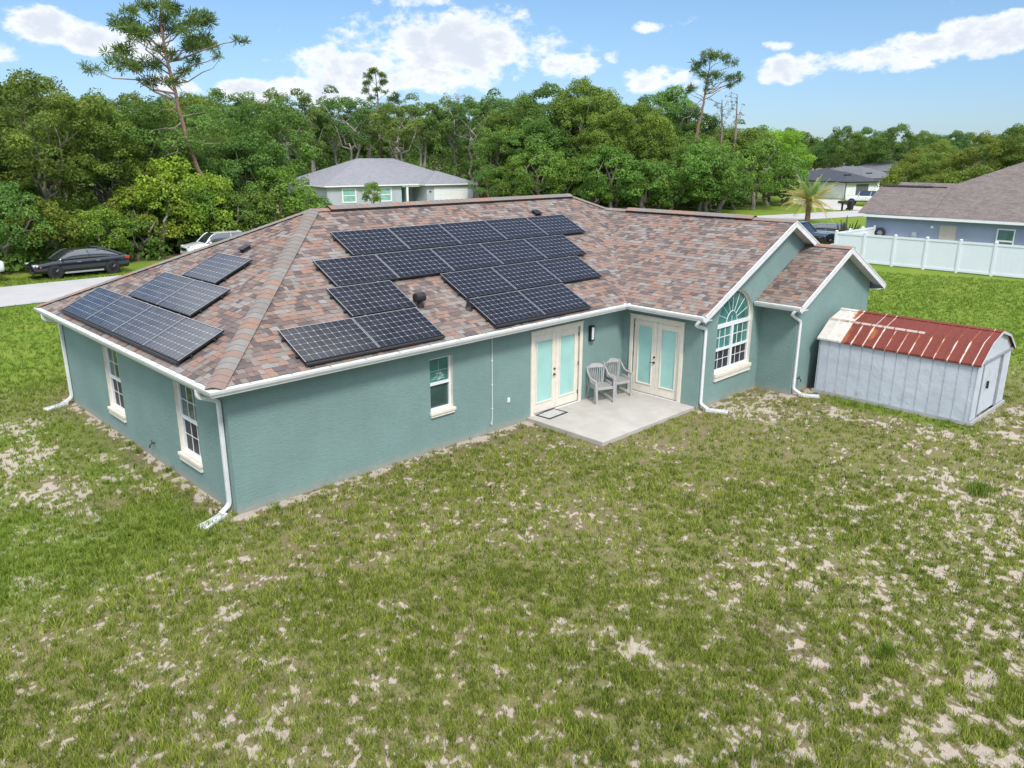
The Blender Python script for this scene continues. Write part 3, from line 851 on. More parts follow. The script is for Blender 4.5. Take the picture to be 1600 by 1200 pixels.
def shingle_slope(bm, o, u, v, poly, expo=.13):
    """o: origin on the eave, u along the eave, v up the slope (unit), poly in (u, v); clipped to the outline. expo: course height"""
    u, v, o = Vector(u).normalized(), Vector(v).normalized(), Vector(o)
    n = u.cross(v)
    if n.z < 0: n = -n
    lay = bm.faces.layers.float.get('tint') or bm.faces.layers.float.new('tint')
    us = [q[0] for q in poly]; vs = [q[1] for q in poly]
    faces = []
    P = lambda a, b, h: o+u*a+v*b+n*h
    def quad(pts, tv):
        f = bm.faces.new([bm.verts.new(q) for q in pts]); f[lay] = tv; faces.append(f)
    def vrange(b):     # u extent of the polygon around height b
        xs = []
        for bb in (b, b+expo):
            for i in range(len(poly)):
                (x0, y0), (x1, y1) = poly[i], poly[(i+1) % len(poly)]
                if (y0-bb)*(y1-bb) <= 0 and abs(y1-y0) > 1e-9: xs.append(x0+(x1-x0)*(bb-y0)/(y1-y0))
        for (x0, y0) in poly:
            if b-.01 <= y0 <= b+expo+.01: xs.append(x0)
        return (min(xs), max(xs)) if xs else None
    rows = int(max(vs)/expo)+1
    for r in range(rows):
        b0 = r*expo; rg = vrange(b0)
        if rg is None: continue
        a = rg[0]-RNG.uniform(.05, .4); tooth = RNG.rand() < .5
        cur = pick_tint(1)[0]
        while a < rg[1]+.05:
            wdt = RNG.uniform(.08, .22) if tooth else RNG.uniform(.06, .18)
            if RNG.rand() < .8: cur = pick_tint(1)[0]
            tv = float(np.clip(cur + (0 if tooth else -.03), 0, 1))
            e0 = .0125 if tooth else .0055
            lo = b0-(.010 if tooth else 0)
            quad((P(a, lo, e0), P(a+wdt, lo, e0), P(a+wdt, b0+expo+.012, .0035 if tooth else .001), P(a, b0+expo+.012, .0035 if tooth else .001)), tv)
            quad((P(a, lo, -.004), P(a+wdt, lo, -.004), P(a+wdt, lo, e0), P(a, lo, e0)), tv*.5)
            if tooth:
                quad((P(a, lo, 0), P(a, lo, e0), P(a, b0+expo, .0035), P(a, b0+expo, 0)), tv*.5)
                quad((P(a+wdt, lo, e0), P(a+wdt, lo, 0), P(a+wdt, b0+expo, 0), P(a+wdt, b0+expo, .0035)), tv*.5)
            a += wdt
            tooth = not tooth
    # clip against every edge of the outline
    cen = Vector((sum(us)/len(us), sum(vs)/len(vs), 0))
    for i in range(len(poly)):
        p0, p1 = poly[i], poly[(i+1) % len(poly)]
        d = Vector((p1[0]-p0[0], p1[1]-p0[1], 0)); nn_ = Vector((d.y, -d.x, 0))
        if nn_.dot(cen-Vector((*p0, 0))) > 0: nn_ = -nn_
        no = (u*nn_.x+v*nn_.y).normalized()
        off = .012 if abs(p0[1]) < 1e-6 and abs(p1[1]) < 1e-6 else 0
        faces = [f for f in faces if f.is_valid]
        geo = list({e for f in faces for e in f.edges})+list({q for f in faces for q in f.verts})+faces
        res = bmesh.ops.bisect_plane(bm, geom=geo, plane_co=P(p0[0], p0[1], 0)+no*off, plane_no=no, clear_outer=True, dist=1e-5)
        faces = [g_ for g_ in res['geom'] if isinstance(g_, bmesh.types.BMFace)]
        fs = set(faces)

sv = math.sqrt(1+SL*SL)                 # slope length per metre of run
def roof_part(name, slopes, parent, expo=.13):
    obs = None
    allme = []
    for o, u, v, poly in slopes:
        bm = bmesh.new(); shingle_slope(bm, o, u, v, poly, expo)
        me = bpy.data.meshes.new('s'); bm.to_mesh(me); bm.free(); allme.append(me)
    bm = bmesh.new(); bm.faces.layers.float.new('tint')
    for me in allme: bm.from_mesh(me)
    for me in allme: bpy.data.meshes.remove(me)
    me = bpy.data.meshes.new(name); bm.to_mesh(me); bm.free()
    me.materials.append(M['shingle'])
    return link(name, me, parent)

E0 = (-O, -O, ZE)
run = HALF
LM = XR+O                              # eave length of the main rear/front slope (left eave to right eave)
DD = D+2*O
vb = run*sv
rear = ((-O, -O, ZE), (1, 0, 0), (0, 1, SL), [(0, 0), (XRE, 0), (XRE+WH, WH*sv), (LM-run, vb), (run, vb)])
left = ((-O, D+O, ZE), (0, -1, 0), (1, 0, SL), [(0, 0), (DD, 0), (run, vb)])
front = ((XR, D+O, ZE), (-1, 0, 0), (0, -1, SL), [(0, 0), (LM, 0), (LM-run, vb), (run, vb)])
wing_l = ((XRE-O, -O, ZE), (0, -1, 0), (1, 0, SL), [(0, 0), (-O-YG, 0), (-O-YG, WH*sv), (-WH, WH*sv)])
right = ((XR, YG, ZE), (0, 1, 0), (-1, 0, SL), [(0, 0), (D+O-YG, 0), (D+O-YG-run, vb), (-O+WH-YG, WH*sv), (0, WH*sv)])
main_roof = roof_part('roof', [rear, left, front, wing_l], house)
roof_part('roof', [((XR, YG, ZE), (0, 1, 0), (-1, 0, SL), [(0, 0), (D+O-YG, 0), (D+O-YG-WH, WH*sv), (0, WH*sv)]),
                   ((XR-WH, -O+WH, ZW), (0, 1, 0), (-1, 0, SL), [(0, 0), (D-2*WH+2*O, 0), ((D-2*WH+2*O)/2, (run-WH)*sv)])], house)
bump_roof = roof_part('roof', [((XB0, -PP, ZE), (0, -1, 0), (1, 0, SL), [(0, 0), (-PP-YBR, 0), (-PP-YBR, W3/2*sv), (0, W3/2*sv)]),
                               ((XB1, YBR, ZE), (0, 1, 0), (-1, 0, SL), [(0, 0), (-PP-YBR, 0), (-PP-YBR, W3/2*sv), (0, W3/2*sv)])], house)
# deck under the shingles
dk = MB(); e_ = -.012
def dkq(*p): dk.quad(*[(a, b, c+e_) for a, b, c in p])
RA, RB = (-O+run, D/2, ZR), (XR-run, D/2, ZR)
VW = (XC, -O+WH, ZW)
dkq((-O, -O, ZE), (XRE-O, -O, ZE), VW, RB, RA); dkq((-O, D+O, ZE), (-O, -O, ZE), RA); dkq((XR, D+O, ZE), (-O, D+O, ZE), RA, RB)
dkq((XRE-O, -O, ZE), (XRE-O, YG, ZE), (XC, YG, ZW), VW); dkq((XR, YG, ZE), (XR, D+O, ZE), RB, VW, (XC, YG, ZW))
dkq((XB0, -PP, ZE), (XB0, YBR, ZE), (XBC, YBR, ZB), (XBC, -PP, ZB)); dkq((XB1, YBR, ZE), (XB1, -PP, ZE), (XBC, -PP, ZB), (XBC, YBR, ZB))
dk.build('roof_deck', mat('dark_felt', (.05, .045, .045), .9), house)

def cap_run(name, a, b, expo=.2, hw=.15, rise=.045, parent=None):
    """overlapping rounded hip or ridge caps laid from a (low) to b (high)"""
    a, b = Vector(a), Vector(b); L = (b-a).length; d = (b-a).normalized()
    side = d.cross(Vector((0, 0, 1))).normalized(); nn_ = side.cross(d).normalized()
    bm = bmesh.new(); lay = bm.faces.layers.float.new('tint')
    k = int(L/expo); n = 8
    drop = .17 if abs(d.z) > .1 else .24
    cur = .5
    for i in range(k+1):
        s0 = i*expo; s1 = min(s0+expo+.04, L+.03)
        if s0 >= L: break
        if RNG.rand() < .7: cur = float(np.clip(pick_tint(1)[0]*.38+.53, 0, 1))
        prof = []
        for j in range(n+1):
            q = -1+2*j/n
            prof.append((q*hw, rise-drop*hw*3.2*abs(q)**1.6*.62))
        def row(s, lift): return [bm.verts.new(a+d*s+side*x+nn_*(z+lift)) for x, z in prof]
        r0, r1, rb = row(s0, .010), row(s1, .002), row(s0, -.004)
        for j in range(n):
            f = bm.faces.new((r0[j], r0[j+1], r1[j+1], r1[j])); f[lay] = cur
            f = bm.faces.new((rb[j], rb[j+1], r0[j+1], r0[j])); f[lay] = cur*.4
    me = bpy.data.meshes.new(name); bm.to_mesh(me); bm.free(); me.materials.append(M['shingle'])
    return link(name, me, parent)
up_ = Vector((0, 0, .012))
H1 = cap_run('hip_cap', (-O, -O, ZE), RA, hw=.18, rise=.035, parent=main_roof)
cap_run('hip_cap', (-O, D+O, ZE), RA, hw=.16, rise=.035, parent=main_roof)
cap_run('hip_cap', VW, RB, hw=.15, rise=.035, parent=main_roof)
cap_run('hip_cap', (XR, D+O, ZE), RB, parent=main_roof)
def ridge(name, a, b, v0, v1, parent):
    """plain caps, and over most of it a raised ridge vent with open dark sides under its own caps"""
    a, b = Vector(a), Vector(b); d = (b-a).normalized()
    cap_run('ridge_cap', a, b, hw=.15, rise=.03, parent=parent)
    p0, p1 = a+d*v0, a+d*v1
    sd = d.cross(Vector((0, 0, 1))).normalized()
    mb = MB()
    for s in (-1, 1):
        prof = [p0+sd*s*.02+Vector((0, 0, .035)), p0+sd*s*.17+Vector((0, 0, -.045)), p0+sd*s*.17+Vector((0, 0, -.02)), p0+sd*s*.02+Vector((0, 0, .06))]
        mb.prism(prof, p1-p0)
    mb.build('ridge_vent', M['black'], parent)
    cap_run('ridge_cap', p0+Vector((0, 0, .052)), p1+Vector((0, 0, .052)), hw=.185, rise=.03, parent=parent)
ridge('ridge', RA, RB, .45, (Vector(RB)-Vector(RA)).length-.05, main_roof)
ridge('ridge', VW, (XC, YG, ZW), 1.0, 5.6, main_roof)
cap_run('ridge_cap', (XBC, -PP, ZB), (XBC, YBR, ZB), hw=.15, rise=.03, parent=bump_roof)

# soffits, fascias, rake boards
sf = MB(); z0_ = ZE-.13
sf.box(-O, XRE, -O, 0, z0_-.012, z0_); sf.box(-O, 0, 0, D, z0_-.012, z0_); sf.box(-O, XR, D, D+O, z0_-.012, z0_)
sf.box(XRE-O, XRE, YG, -O, z0_-.012, z0_); sf.box(XB0, X2, YBR, -PP, z0_-.012, z0_); sf.box(XB1-O2, XB1, YBR, -PP, z0_-.012, z0_); sf.box(XWR, XR, -PP, D, z0_-.012, z0_)
sf.build('soffit', M['soffit'], house)
fs = MB()
fs.box(-O, XRE-O, -O, -O+.02, z0_, ZE-.014); fs.box(-O, -O+.02, -O+.02, D+O, z0_, ZE-.014); fs.box(XRE-O, XRE-O+.02, YG, -O, z0_, ZE-.014)
fs.box(XB0, XB0+.02, YBR, -PP, z0_, ZE-.014); fs.box(XB1-.02, XB1, YBR, -PP, z0_, ZE-.014); fs.box(XR-.02, XR, YG, D+O, z0_, ZE-.014); fs.box(-O, XR-.02, D+O-.02, D+O, z0_, ZE-.014)
fs.build('fascia', M['white'], house)
def rake(x0, x1, xc, zr, y, yw, parent):
    rk = MB(); sfm = MB()
    for xe in (x0, x1):
        s = 1 if xe < xc else -1
        a, b = Vector((xe-s*.02, y, ZE-.012)), Vector((xc, y, zr-.002))
        rk.prism([a, b, b-Vector((0, 0, .165)), a-Vector((0, 0, .165))], (0, -.022, 0))
        rk.prism([a+Vector((0, 0, .02)), b+Vector((0, 0, .02)), b-Vector((0, 0, .012)), a-Vector((0, 0, .012))], (0, -.034, 0))
        a2, b2 = a-Vector((0, -.0, .10)), b-Vector((0, 0, .10))
        sfm.prism([a2, b2, b2-Vector((0, 0, .012)), a2-Vector((0, 0, .012))], (0, yw-y, 0))
    rk.build('rake_board', M['white'], parent); sfm.build('soffit', M['soffit'], parent)
rake(XRE-O, XR, XC, ZW, YG, -PP, house)
rake(XB0, XB1, XBC, ZB, YBR, YB, house)

# gutters: K-profile swept along the eaves, with a pale leaf guard on top
GP = [(0, .0), (0, -.125), (.075, -.125), (.085, -.10), (.115, -.055), (.125, -.012), (.125, .004), (.112, .004), (.110, -.014)]
def gutter(path, outs, ends=True):
    """path: eave points; outs: horizontal mitred outward vectors at each point"""
    mb = MB(); n = len(GP); zt = ZE-.012
    rings = []
    for p_, o_ in zip(path, outs):
        rings.append([(p_[0]+o_[0]*a, p_[1]+o_[1]*a, zt+h) for a, h in GP])
    for i in range(len(rings)-1):
        for k in range(n-1): mb.quad(rings[i][k], rings[i+1][k], rings[i+1][k+1], rings[i][k+1])
    for r in (rings[0], rings[-1]): mb.quad(*r)
    g = mb.build('gutter', M['white'], house)
    mb = MB()
    for i in range(len(rings)-1):
        A, B = path[i], path[i+1]
        q = lambda p_, o_, a, h: (p_[0]+o_[0]*a, p_[1]+o_[1]*a, zt+h)
        mb.quad(q(A, outs[i], .004, .008), q(B, outs[i+1], .004, .008), q(B, outs[i+1], .111, -.008), q(A, outs[i], .111, -.008))
    mb.build('leaf_guard', M['guard'], g)
    return g
g1 = gutter([(-O, D+O+.0), (-O, -O), (XRE-O, -O), (XRE-O, YG)], [(-1, 0), (-1, -1), (-1, -1), (-1, 0)])
gutter([(XB0, -PP-.03), (XB0, YBR)], [(-1, 0), (-1, 0)])
gutter([(XB1, -PP-.03), (XB1, YBR)], [(1, 0), (1, 0)])
# raised splash guard in the inside corner, hanger screws and seams
mb = MB(); mb.box(XRE-O-.17, XRE-O-.03, -O-.17, -O-.15, ZE-.05, ZE+.035); mb.box(XRE-O-.17, XRE-O-.15, -O-.15, -O-.03, ZE-.05, ZE+.035)
mb.build('splash_guard', M['white'], g1, bevel=.006)
for k in range(14):
    mb = MB(); mb.box(.3+k*.82, .318+k*.82, -O-.113, -O-.004, ZE-.014, ZE-.002); mb.build('hanger', M['silver'], g1)
    if k < 12: mb = MB(); mb.box(-O-.113, -O-.004, .3+k*.82, .318+k*.82, ZE-.014, ZE-.002); mb.build('hanger', M['silver'], g1)

def downspout(pts, name='downspout'):
    mb = MB(); P_ = [Vector(q) for q in pts]
    # round the elbows a little
    out = [P_[0]]
    for i in range(1, len(P_)-1):
        a, b, c = P_[i-1], P_[i], P_[i+1]
        r_ = min(.07, (a-b).length*.45, (c-b).length*.45)
        p0, p1 = b+(a-b).normalized()*r_, b+(c-b).normalized()*r_
        for k in range(4):
            s = k/3; out.append((p0*(1-s)+b*s)*(1-s)+(b*(1-s)+p1*s)*s)
    out.append(P_[-1])
    mb.tube(out, .052, 4, sq=True)
    o = mb.build(name, M['white'], house, bevel=.01)
    return o
GO = .065
downspout([(-O-GO, .22, ZE-.12), (-O-GO, .22, ZE-.26), (-.055, .20, 2.22), (-.055, .20, .16), (-.26, .16, .05)])
downspout([(-O-GO, D-.16, ZE-.12), (-O-GO, D-.16, ZE-.26), (-.055, D-.2, 2.24), (-.055, D-.2, .16), (-.26, D-.24, .05)])
downspout([(XRE-O-GO, YG+.12, ZE-.12), (XRE-O-GO, -PP-.06, ZE-.26), (XRE+.09, -PP-.055, 2.20), (XRE+.09, -PP-.055, .16), (XRE+.12, -PP-.27, .05)])
downspout([(XB0-GO, YBR+.14, ZE-.12), (XB0-GO, YB-.06, ZE-.24), (X2+.08, YB-.055, 2.12), (X2+.08, YB-.055, .16), (X2+.11, YB-.26, .06)])

def splash_block(x, y, a, label):
    """open trough flaring away from the wall"""
    mb = MB()
    T = Matrix.Translation((x, y, 0)) @ Matrix.Rotation(a, 4, 'Z')
    n = 6
    for s in (-1, 1):
        pts = []
        for i in range(n):
            xx = .58*i/(n-1); wv = .085+.05*max(0, (i-2.5)/2.5)**1.5
            pts.append((xx, wv))
        for i in range(n-1):
            (xa, wa), (xb, wb_) = pts[i], pts[i+1]
            q = [(xa, s*wa, -.01), (xb, s*wb_, -.01), (xb, s*wb_, .055-.03*(i+1)/n), (xa, s*wa, .055-.03*i/n)]
            mb.prism([T @ Vector(p_) for p_ in q], (T.to_3x3() @ Vector((0, -s*.018, 0))))
    mb.prism([T @ Vector((0, -.08, .012)), T @ Vector((.4, -.085, .008)), T @ Vector((.58, -.13, .004)), T @ Vector((.58, .13, .004)), T @ Vector((.4, .085, .008)), T @ Vector((0, .08, .012))], (0, 0, -.03))
    mb.prism([T @ Vector((0, -.085, -.01)), T @ Vector((0, .085, -.01)), T @ Vector((0, .085, .06)), T @ Vector((0, -.085, .06))], T.to_3x3() @ Vector((.015, 0, 0)))
    o = mb.build('splash_block', M['splash'])
    tag(o, label, 'splash block', 'splash blocks under the downspouts')
splash_block(-.2, .14, R(203), 'white splash block under the downspout at the nearest house corner')
splash_block(-.2, D-.22, R(197), 'splash block under the downspout at the far left end of the left wall')
splash_block(XRE+.12, -PP-.2, R(-62), 'splash block under the downspout between the patio and the arched window')
splash_block(X2+.11, YB-.2, R(-60), 'splash block under the downspout beside the metal shed')

# conduit, outlet, hose bibs
mb = MB(); mb.tube([(6.58, -.02, WT), (6.58, -.02, .42), (6.56, -.025, .24), (6.53, -.05, .2), (6.51, -.05, .26)], .011, 6)
for z in (.6, 1.2, 1.8): mb.box(6.56, 6.60, -.03, 0, z-.012, z+.012)
mb.build('cable', M['white'], house)
mb = MB(); mb.box(7.10, 7.18, -.028, -.001, .63, .75); mb.box(7.113, 7.167, -.04, -.028, .645, .735); mb.build('outlet_cover', M['vinyl'], house, bevel=.004)
for T in (Matrix.Translation((0, 3.92, .38)) @ Matrix.Rotation(R(180), 4, 'Z'), Matrix.Translation((15.12, YB, .42)) @ Matrix.Rotation(R(-90), 4, 'Z')):
    mb = MB(); q = lambda *c: T @ Vector(c)
    mb.tube([q(0, 0, 0), q(.07, 0, 0), q(.11, 0, -.03), q(.12, 0, -.09)], .017, 7); mb.tube([q(.06, 0, 0), q(.06, 0, .05)], .008, 6)
    mb.tube([q(.06, -.035, .055), q(.06, .035, .055)], .012, 6)
    mb.build('hose_bib', M['copper'], house)

# roof vents
def slope_T(x, y, face):
    if face == 'rear':
        z = ZE+SL*(y+O); ux, vy = Vector((1, 0, 0)), Vector((0, 1, SL)).normalized()
    else:
        z = ZE+SL*(x+O); ux, vy = Vector((0, -1, 0)), Vector((1, 0, SL)).normalized()
    n_ = ux.cross(vy)
    return Matrix(((ux.x, vy.x, n_.x, x), (ux.y, vy.y, n_.y, y), (ux.z, vy.z, n_.z, z), (0, 0, 0, 1)))
def box_vent(x, y, face):
    T = slope_T(x, y, face); mb = MB()
    T = T @ Matrix.Scale(.78, 4)
    mb.box(-.19, .19, -.2, .2, .004, .016, T=T); mb.box(-.14, .14, -.13, .13, .014, .1, T=T)
    mb.prism([T @ Vector(q) for q in ((-.165, -.17, .1), (.165, -.17, .1), (.165, .16, .085), (-.165, .16, .085))], T.to_3x3() @ Vector((0, 0, .03)))
    return mb.build('roof_vent', M['black'], main_roof, bevel=.006)
box_vent(3.10, 5.05, 'left'); box_vent(12.3, 4.05, 'rear')
mb = MB(); c = Vector((5.14, .86, ZE+SL*(.86+O)))
mb.lathe([(.11, -.03), (.105, .02), (.06, .05), (.055, .15)], c, 'Z', 14)
ho = c+Vector((.0, 0, .20))
mb.lathe([(.06, -.125), (.105, -.12), (.115, 0), (.105, .12), (.06, .125)], ho, 'X', 16)
mb.build('hood_vent', M['black'], main_roof, smooth=False)
mb = MB(); c = Vector((6.30, .50, ZE+SL*(.50+O)))
mb.lathe([(.12, -.05), (.1, 0), (.045, .05), (.04, .24)], c, 'Z', 12); mb.build('vent_pipe', M['black'], main_roof)

# ------------------------------------------------------------------ solar panels
PW, PH = 1.69, 1.09
def panel_proto(name, wdt, hgt, skirt):
    root = empty(name)
    mb = MB(); t_ = .04; b_ = .03; e = .016
    mb.box(-wdt/2, wdt/2, -hgt/2, -hgt/2+b_, 0, t_); mb.box(-wdt/2, wdt/2, hgt/2-b_, hgt/2, 0, t_)
    mb.box(-wdt/2, -wdt/2+b_, -hgt/2+b_, hgt/2-b_, 0, t_); mb.box(wdt/2-b_, wdt/2, -hgt/2+b_, hgt/2-b_, 0, t_)
    mb.build('frame', M['pframe'], root)
    mb = MB(); s = t_+.001
    for x0, x1, y0, y1 in ((-wdt/2+.002, wdt/2-.002, hgt/2-e, hgt/2-.002), (-wdt/2+.002, -wdt/2+e, -hgt/2+.002, hgt/2-e), (wdt/2-e, wdt/2-.002, -hgt/2+.002, hgt/2-e)):
        mb.box(x0, x1, y0, y1, t_, s+.001)
    mb.build('edge_strip', M['silver'], root)
    me = bpy.data.meshes.new('cell_sheet')
    a, b = wdt/2-e, hgt/2-e
    me.from_pydata([(-a, -b-.0, t_-.004), (a, -b, t_-.004), (a, b, t_-.004), (-a, b, t_-.004)], [], [(0, 1, 2, 3)])
    # the black frame lies under the sheet's rim
    uv = me.uv_layers.new(name='UVMap')
    m_ = .06
    for i, c_ in enumerate(((-m_, -m_), (10+m_, -m_), (10+m_, 6+m_), (-m_, 6+m_))): uv.data[i].uv = c_
    me.materials.append(M['cells']); link('cell_sheet', me, root)
    for sx_ in (-.5, .5):
        for sy_ in (-.36, .36):
            mb = MB(); mb.box(wdt*sx_*.78-.03, wdt*sx_*.78+.03, hgt*sy_-.045, hgt*sy_+.045, -.073, 0); mb.build('mounting_foot', M['blackplastic'], root)
    for yy in (-.26, .26):
        mb = MB(); mb.box(-wdt/2-.05, wdt/2+.05, hgt*yy-.02, hgt*yy+.02, -.04, -.001); mb.build('rail', M['black'], root)
    for sx_ in (-.3, .3):
        mb = MB(); mb.box(wdt*sx_-.02, wdt*sx_+.02, hgt/2, hgt/2+.012, .0, .05); mb.build('clamp', M['silver'], root)
    if skirt:
        mb = MB(); mb.tube([(-wdt/2, -hgt/2-.03, .0), (wdt/2, -hgt/2-.03, .0)], .034, 10); mb.build('skirt', M['blackplastic'], root)
    return root
protos = {}
def panel(face, a, b, wdt, hgt, skirt, label, group):
    key = (round(wdt, 3), round(hgt, 3), skirt)
    if key not in protos: o = protos[key] = panel_proto('solar_panel', wdt, hgt, skirt)
    else: o = copy_tree(protos[key])
    T = slope_T(a, b, face)
    o.matrix_world = T @ Matrix.Translation((0, 0, .075))
    tag(o, label, 'solar panel', group)
ORD = ['leftmost', 'second from left', 'middle', 'second from right', 'rightmost']
def names(n): return {1: ['only'], 2: ['left', 'right'], 3: ['left', 'middle', 'right'], 4: ['leftmost', 'second from left', 'third from left', 'rightmost'], 5: ORD}[n]
rowsR = [(4.66, 5, 2.78, 'top row', 0), (3.53, 5, 1.755, 'second row from the top', 0), (3.23, 1, .745, 'third row, left array', 0), (6.42, 3, .735, 'third row, right array', 0),
         (1.47, 2, -.275, 'bottom row, left array', 1), (6.40, 2, -.285, 'bottom row, right array', 1)]
for x0, n, y0, nm, sk in rowsR:
    for k in range(n):
        lab = f'dark solar panel, rear slope, {names(n)[k]} in the {nm}' if n > 1 else 'single dark solar panel of the third row, beside the vent hood'
        panel('rear', x0+1.705*(k+.5), y0+.50, PW, 1.0*sv-.03, sk, lab, 'solar panels on the rear roof slope')
for x0, n, y0, nm, sk in [(-.20, 4, 1.33, 'bottom row', 1), (.80, 2, 3.06, 'middle row', 0), (1.79, 1, 3.92, 'top', 0)]:
    for k in range(n):
        yy = y0+1.775*(n-1-k+.5)
        lab = f'bluish solar panel, left slope, {names(n)[k]} in the {nm}' if n > 1 else 'single bluish solar panel at the top of the left roof slope'
        panel('left', x0+.465, yy, 1.76, .955*sv-.01, sk, lab, 'solar panels on the left roof slope')

# ------------------------------------------------------------------ on the patio and walls
lamp = tag(empty('wall_lamp', (10.23, 0, 1.91)), 'black box wall lamp with a white pane between the two french doors', 'wall lamp')
mb = MB(); mb.box(-.075, .075, -.02, 0, -.21, .21); mb.box(-.075, -.055, -.11, -.02, -.21, .21); mb.box(.055, .075, -.11, -.02, -.21, .21); mb.box(-.055, .055, -.11, -.02, .17, .21); mb.box(-.055, .055, -.11, -.02, -.21, -.17)
mb.build('housing', M['black'], lamp, bevel=.004)
mb = MB(); mb.box(-.055, .055, -.10, -.02, -.17, .17); mb.build('lamp_glass', mat('opal_glass', (.62, .63, .66), .25, .05, 6), lamp)

dm = tag(empty('doormat', (8.46, -.26, .081), R(4)), 'grey doormat with a black border in front of the left french door', 'doormat')
mb = MB(); mb.box(-.38, .38, -.25, -.19, 0, .012); mb.box(-.38, .38, .19, .25, 0, .012); mb.box(-.38, -.33, -.19, .19, 0, .012); mb.box(.33, .38, -.19, .19, 0, .012)
mb.build('border', M['black'], dm)
mb = MB(); mb.box(-.33, .33, -.19, .19, 0, .008); mb.build('mat_centre', mat('mat_grey', (.45, .45, .44), .9, .2, 16, dirt=((.2, .19, .17), 5, .5)), dm)

def lawn_chair():
    r = empty('plastic_chair')
    # faces -Y; seat .43 high, .5 wide
    st = MB()
    for i in range(6):
        x = -.215+.086*i; st.box(x-.035, x+.035, -.22, .2, .415-.012*(0), .437)
    st.box(-.26, .26, -.27, -.22, .375, .44); st.box(-.26, -.235, -.22, .22, .38, .437); st.box(.235, .26, -.22, .22, .38, .437); st.box(-.26, .26, .2, .24, .39, .437)
    st.build('seat', M['chair'], r, bevel=.01)
    bk = MB()
    def bpnt(s, z):            # back surface: flares and leans with height
        wv = .16+.10*((z-.42)/.52); q = s*wv
        return Vector((q, .215+.24*(z-.42)+.05*(1-s*s)*((z-.42)/.5), z))
    for s in np.linspace(-.8, .8, 7):
        bk.tube([bpnt(s, z) for z in (.42, .55, .7, .85)], .0135, 5)
    for s in (-1, 1): bk.tube([bpnt(s*1.05, z) for z in (.42, .55, .7, .84, .93)], .024, 6)
    for i in range(10):
        s0, s1 = -1.08+.216*i, -1.08+.216*(i+1)
        zt = lambda s: .955-.05*abs(s)**3; zl = lambda s: .845
        a, b, c_, d_ = bpnt(s0, zl(s0)), bpnt(s1, zl(s1)), bpnt(s1, zt(s1)), bpnt(s0, zt(s0))
        bk.prism([a, b, c_, d_], (0, .022, 0))
    bk.build('backrest', M['chair'], r, smooth=False)
    for s in (-1, 1):
        am = MB(); pts = [bpnt(s*1.05, .90), bpnt(s*1.2, .78)+Vector((s*.02, -.06, 0)), Vector((s*.29, .10, .67)), Vector((s*.305, -.08, .635)), Vector((s*.30, -.24, .63)), Vector((s*.285, -.275, .60))]
        am.tube(pts, [.024, .026, .03, .032, .032, .024], 6); am.build('armrest', M['chair'], r, smooth=True)
        lg = MB(); lg.prism([(s*.25, -.235, .62), (s*.305, -.235, .62), (s*.305, -.265, .4), (s*.285, -.285, 0), (s*.225, -.285, 0), (s*.235, -.265, .4)], (0, -.03, 0)); 
        lg.prism([(s*.29, -.265, .62), (s*.305, -.265, .62), (s*.29, -.285, 0), (s*.275, -.285, 0)], (0, .07, 0)); lg.build('leg', M['chair'], r)
        lg = MB(); lg.tube([(s*.235, .2, .42), (s*.265, .31, 0)], [.028, .02], 5); lg.build('leg', M['chair'], r)
        am = MB(); am.prism([(s*.25, .18, .435), (s*.25, -.2, .435), (s*.28, -.1, .53), (s*.26, .2, .53)], (s*.012, 0, 0)); am.build('side_panel', M['chair'], r)
    return r
ch = lawn_chair()
ch.location = (10.26, -.40, .08); ch.rotation_euler = (0, 0, R(-23))
tag(ch, 'weathered grey plastic armchair next to the left french door', 'chair', 'plastic chairs on the patio')
c2 = copy_tree(ch); c2.location = (11.03, -.38, .08); c2.rotation_euler = (0, 0, R(-17))
tag(c2, 'weathered grey plastic armchair in the patio corner next to the right french door', 'chair', 'plastic chairs on the patio')

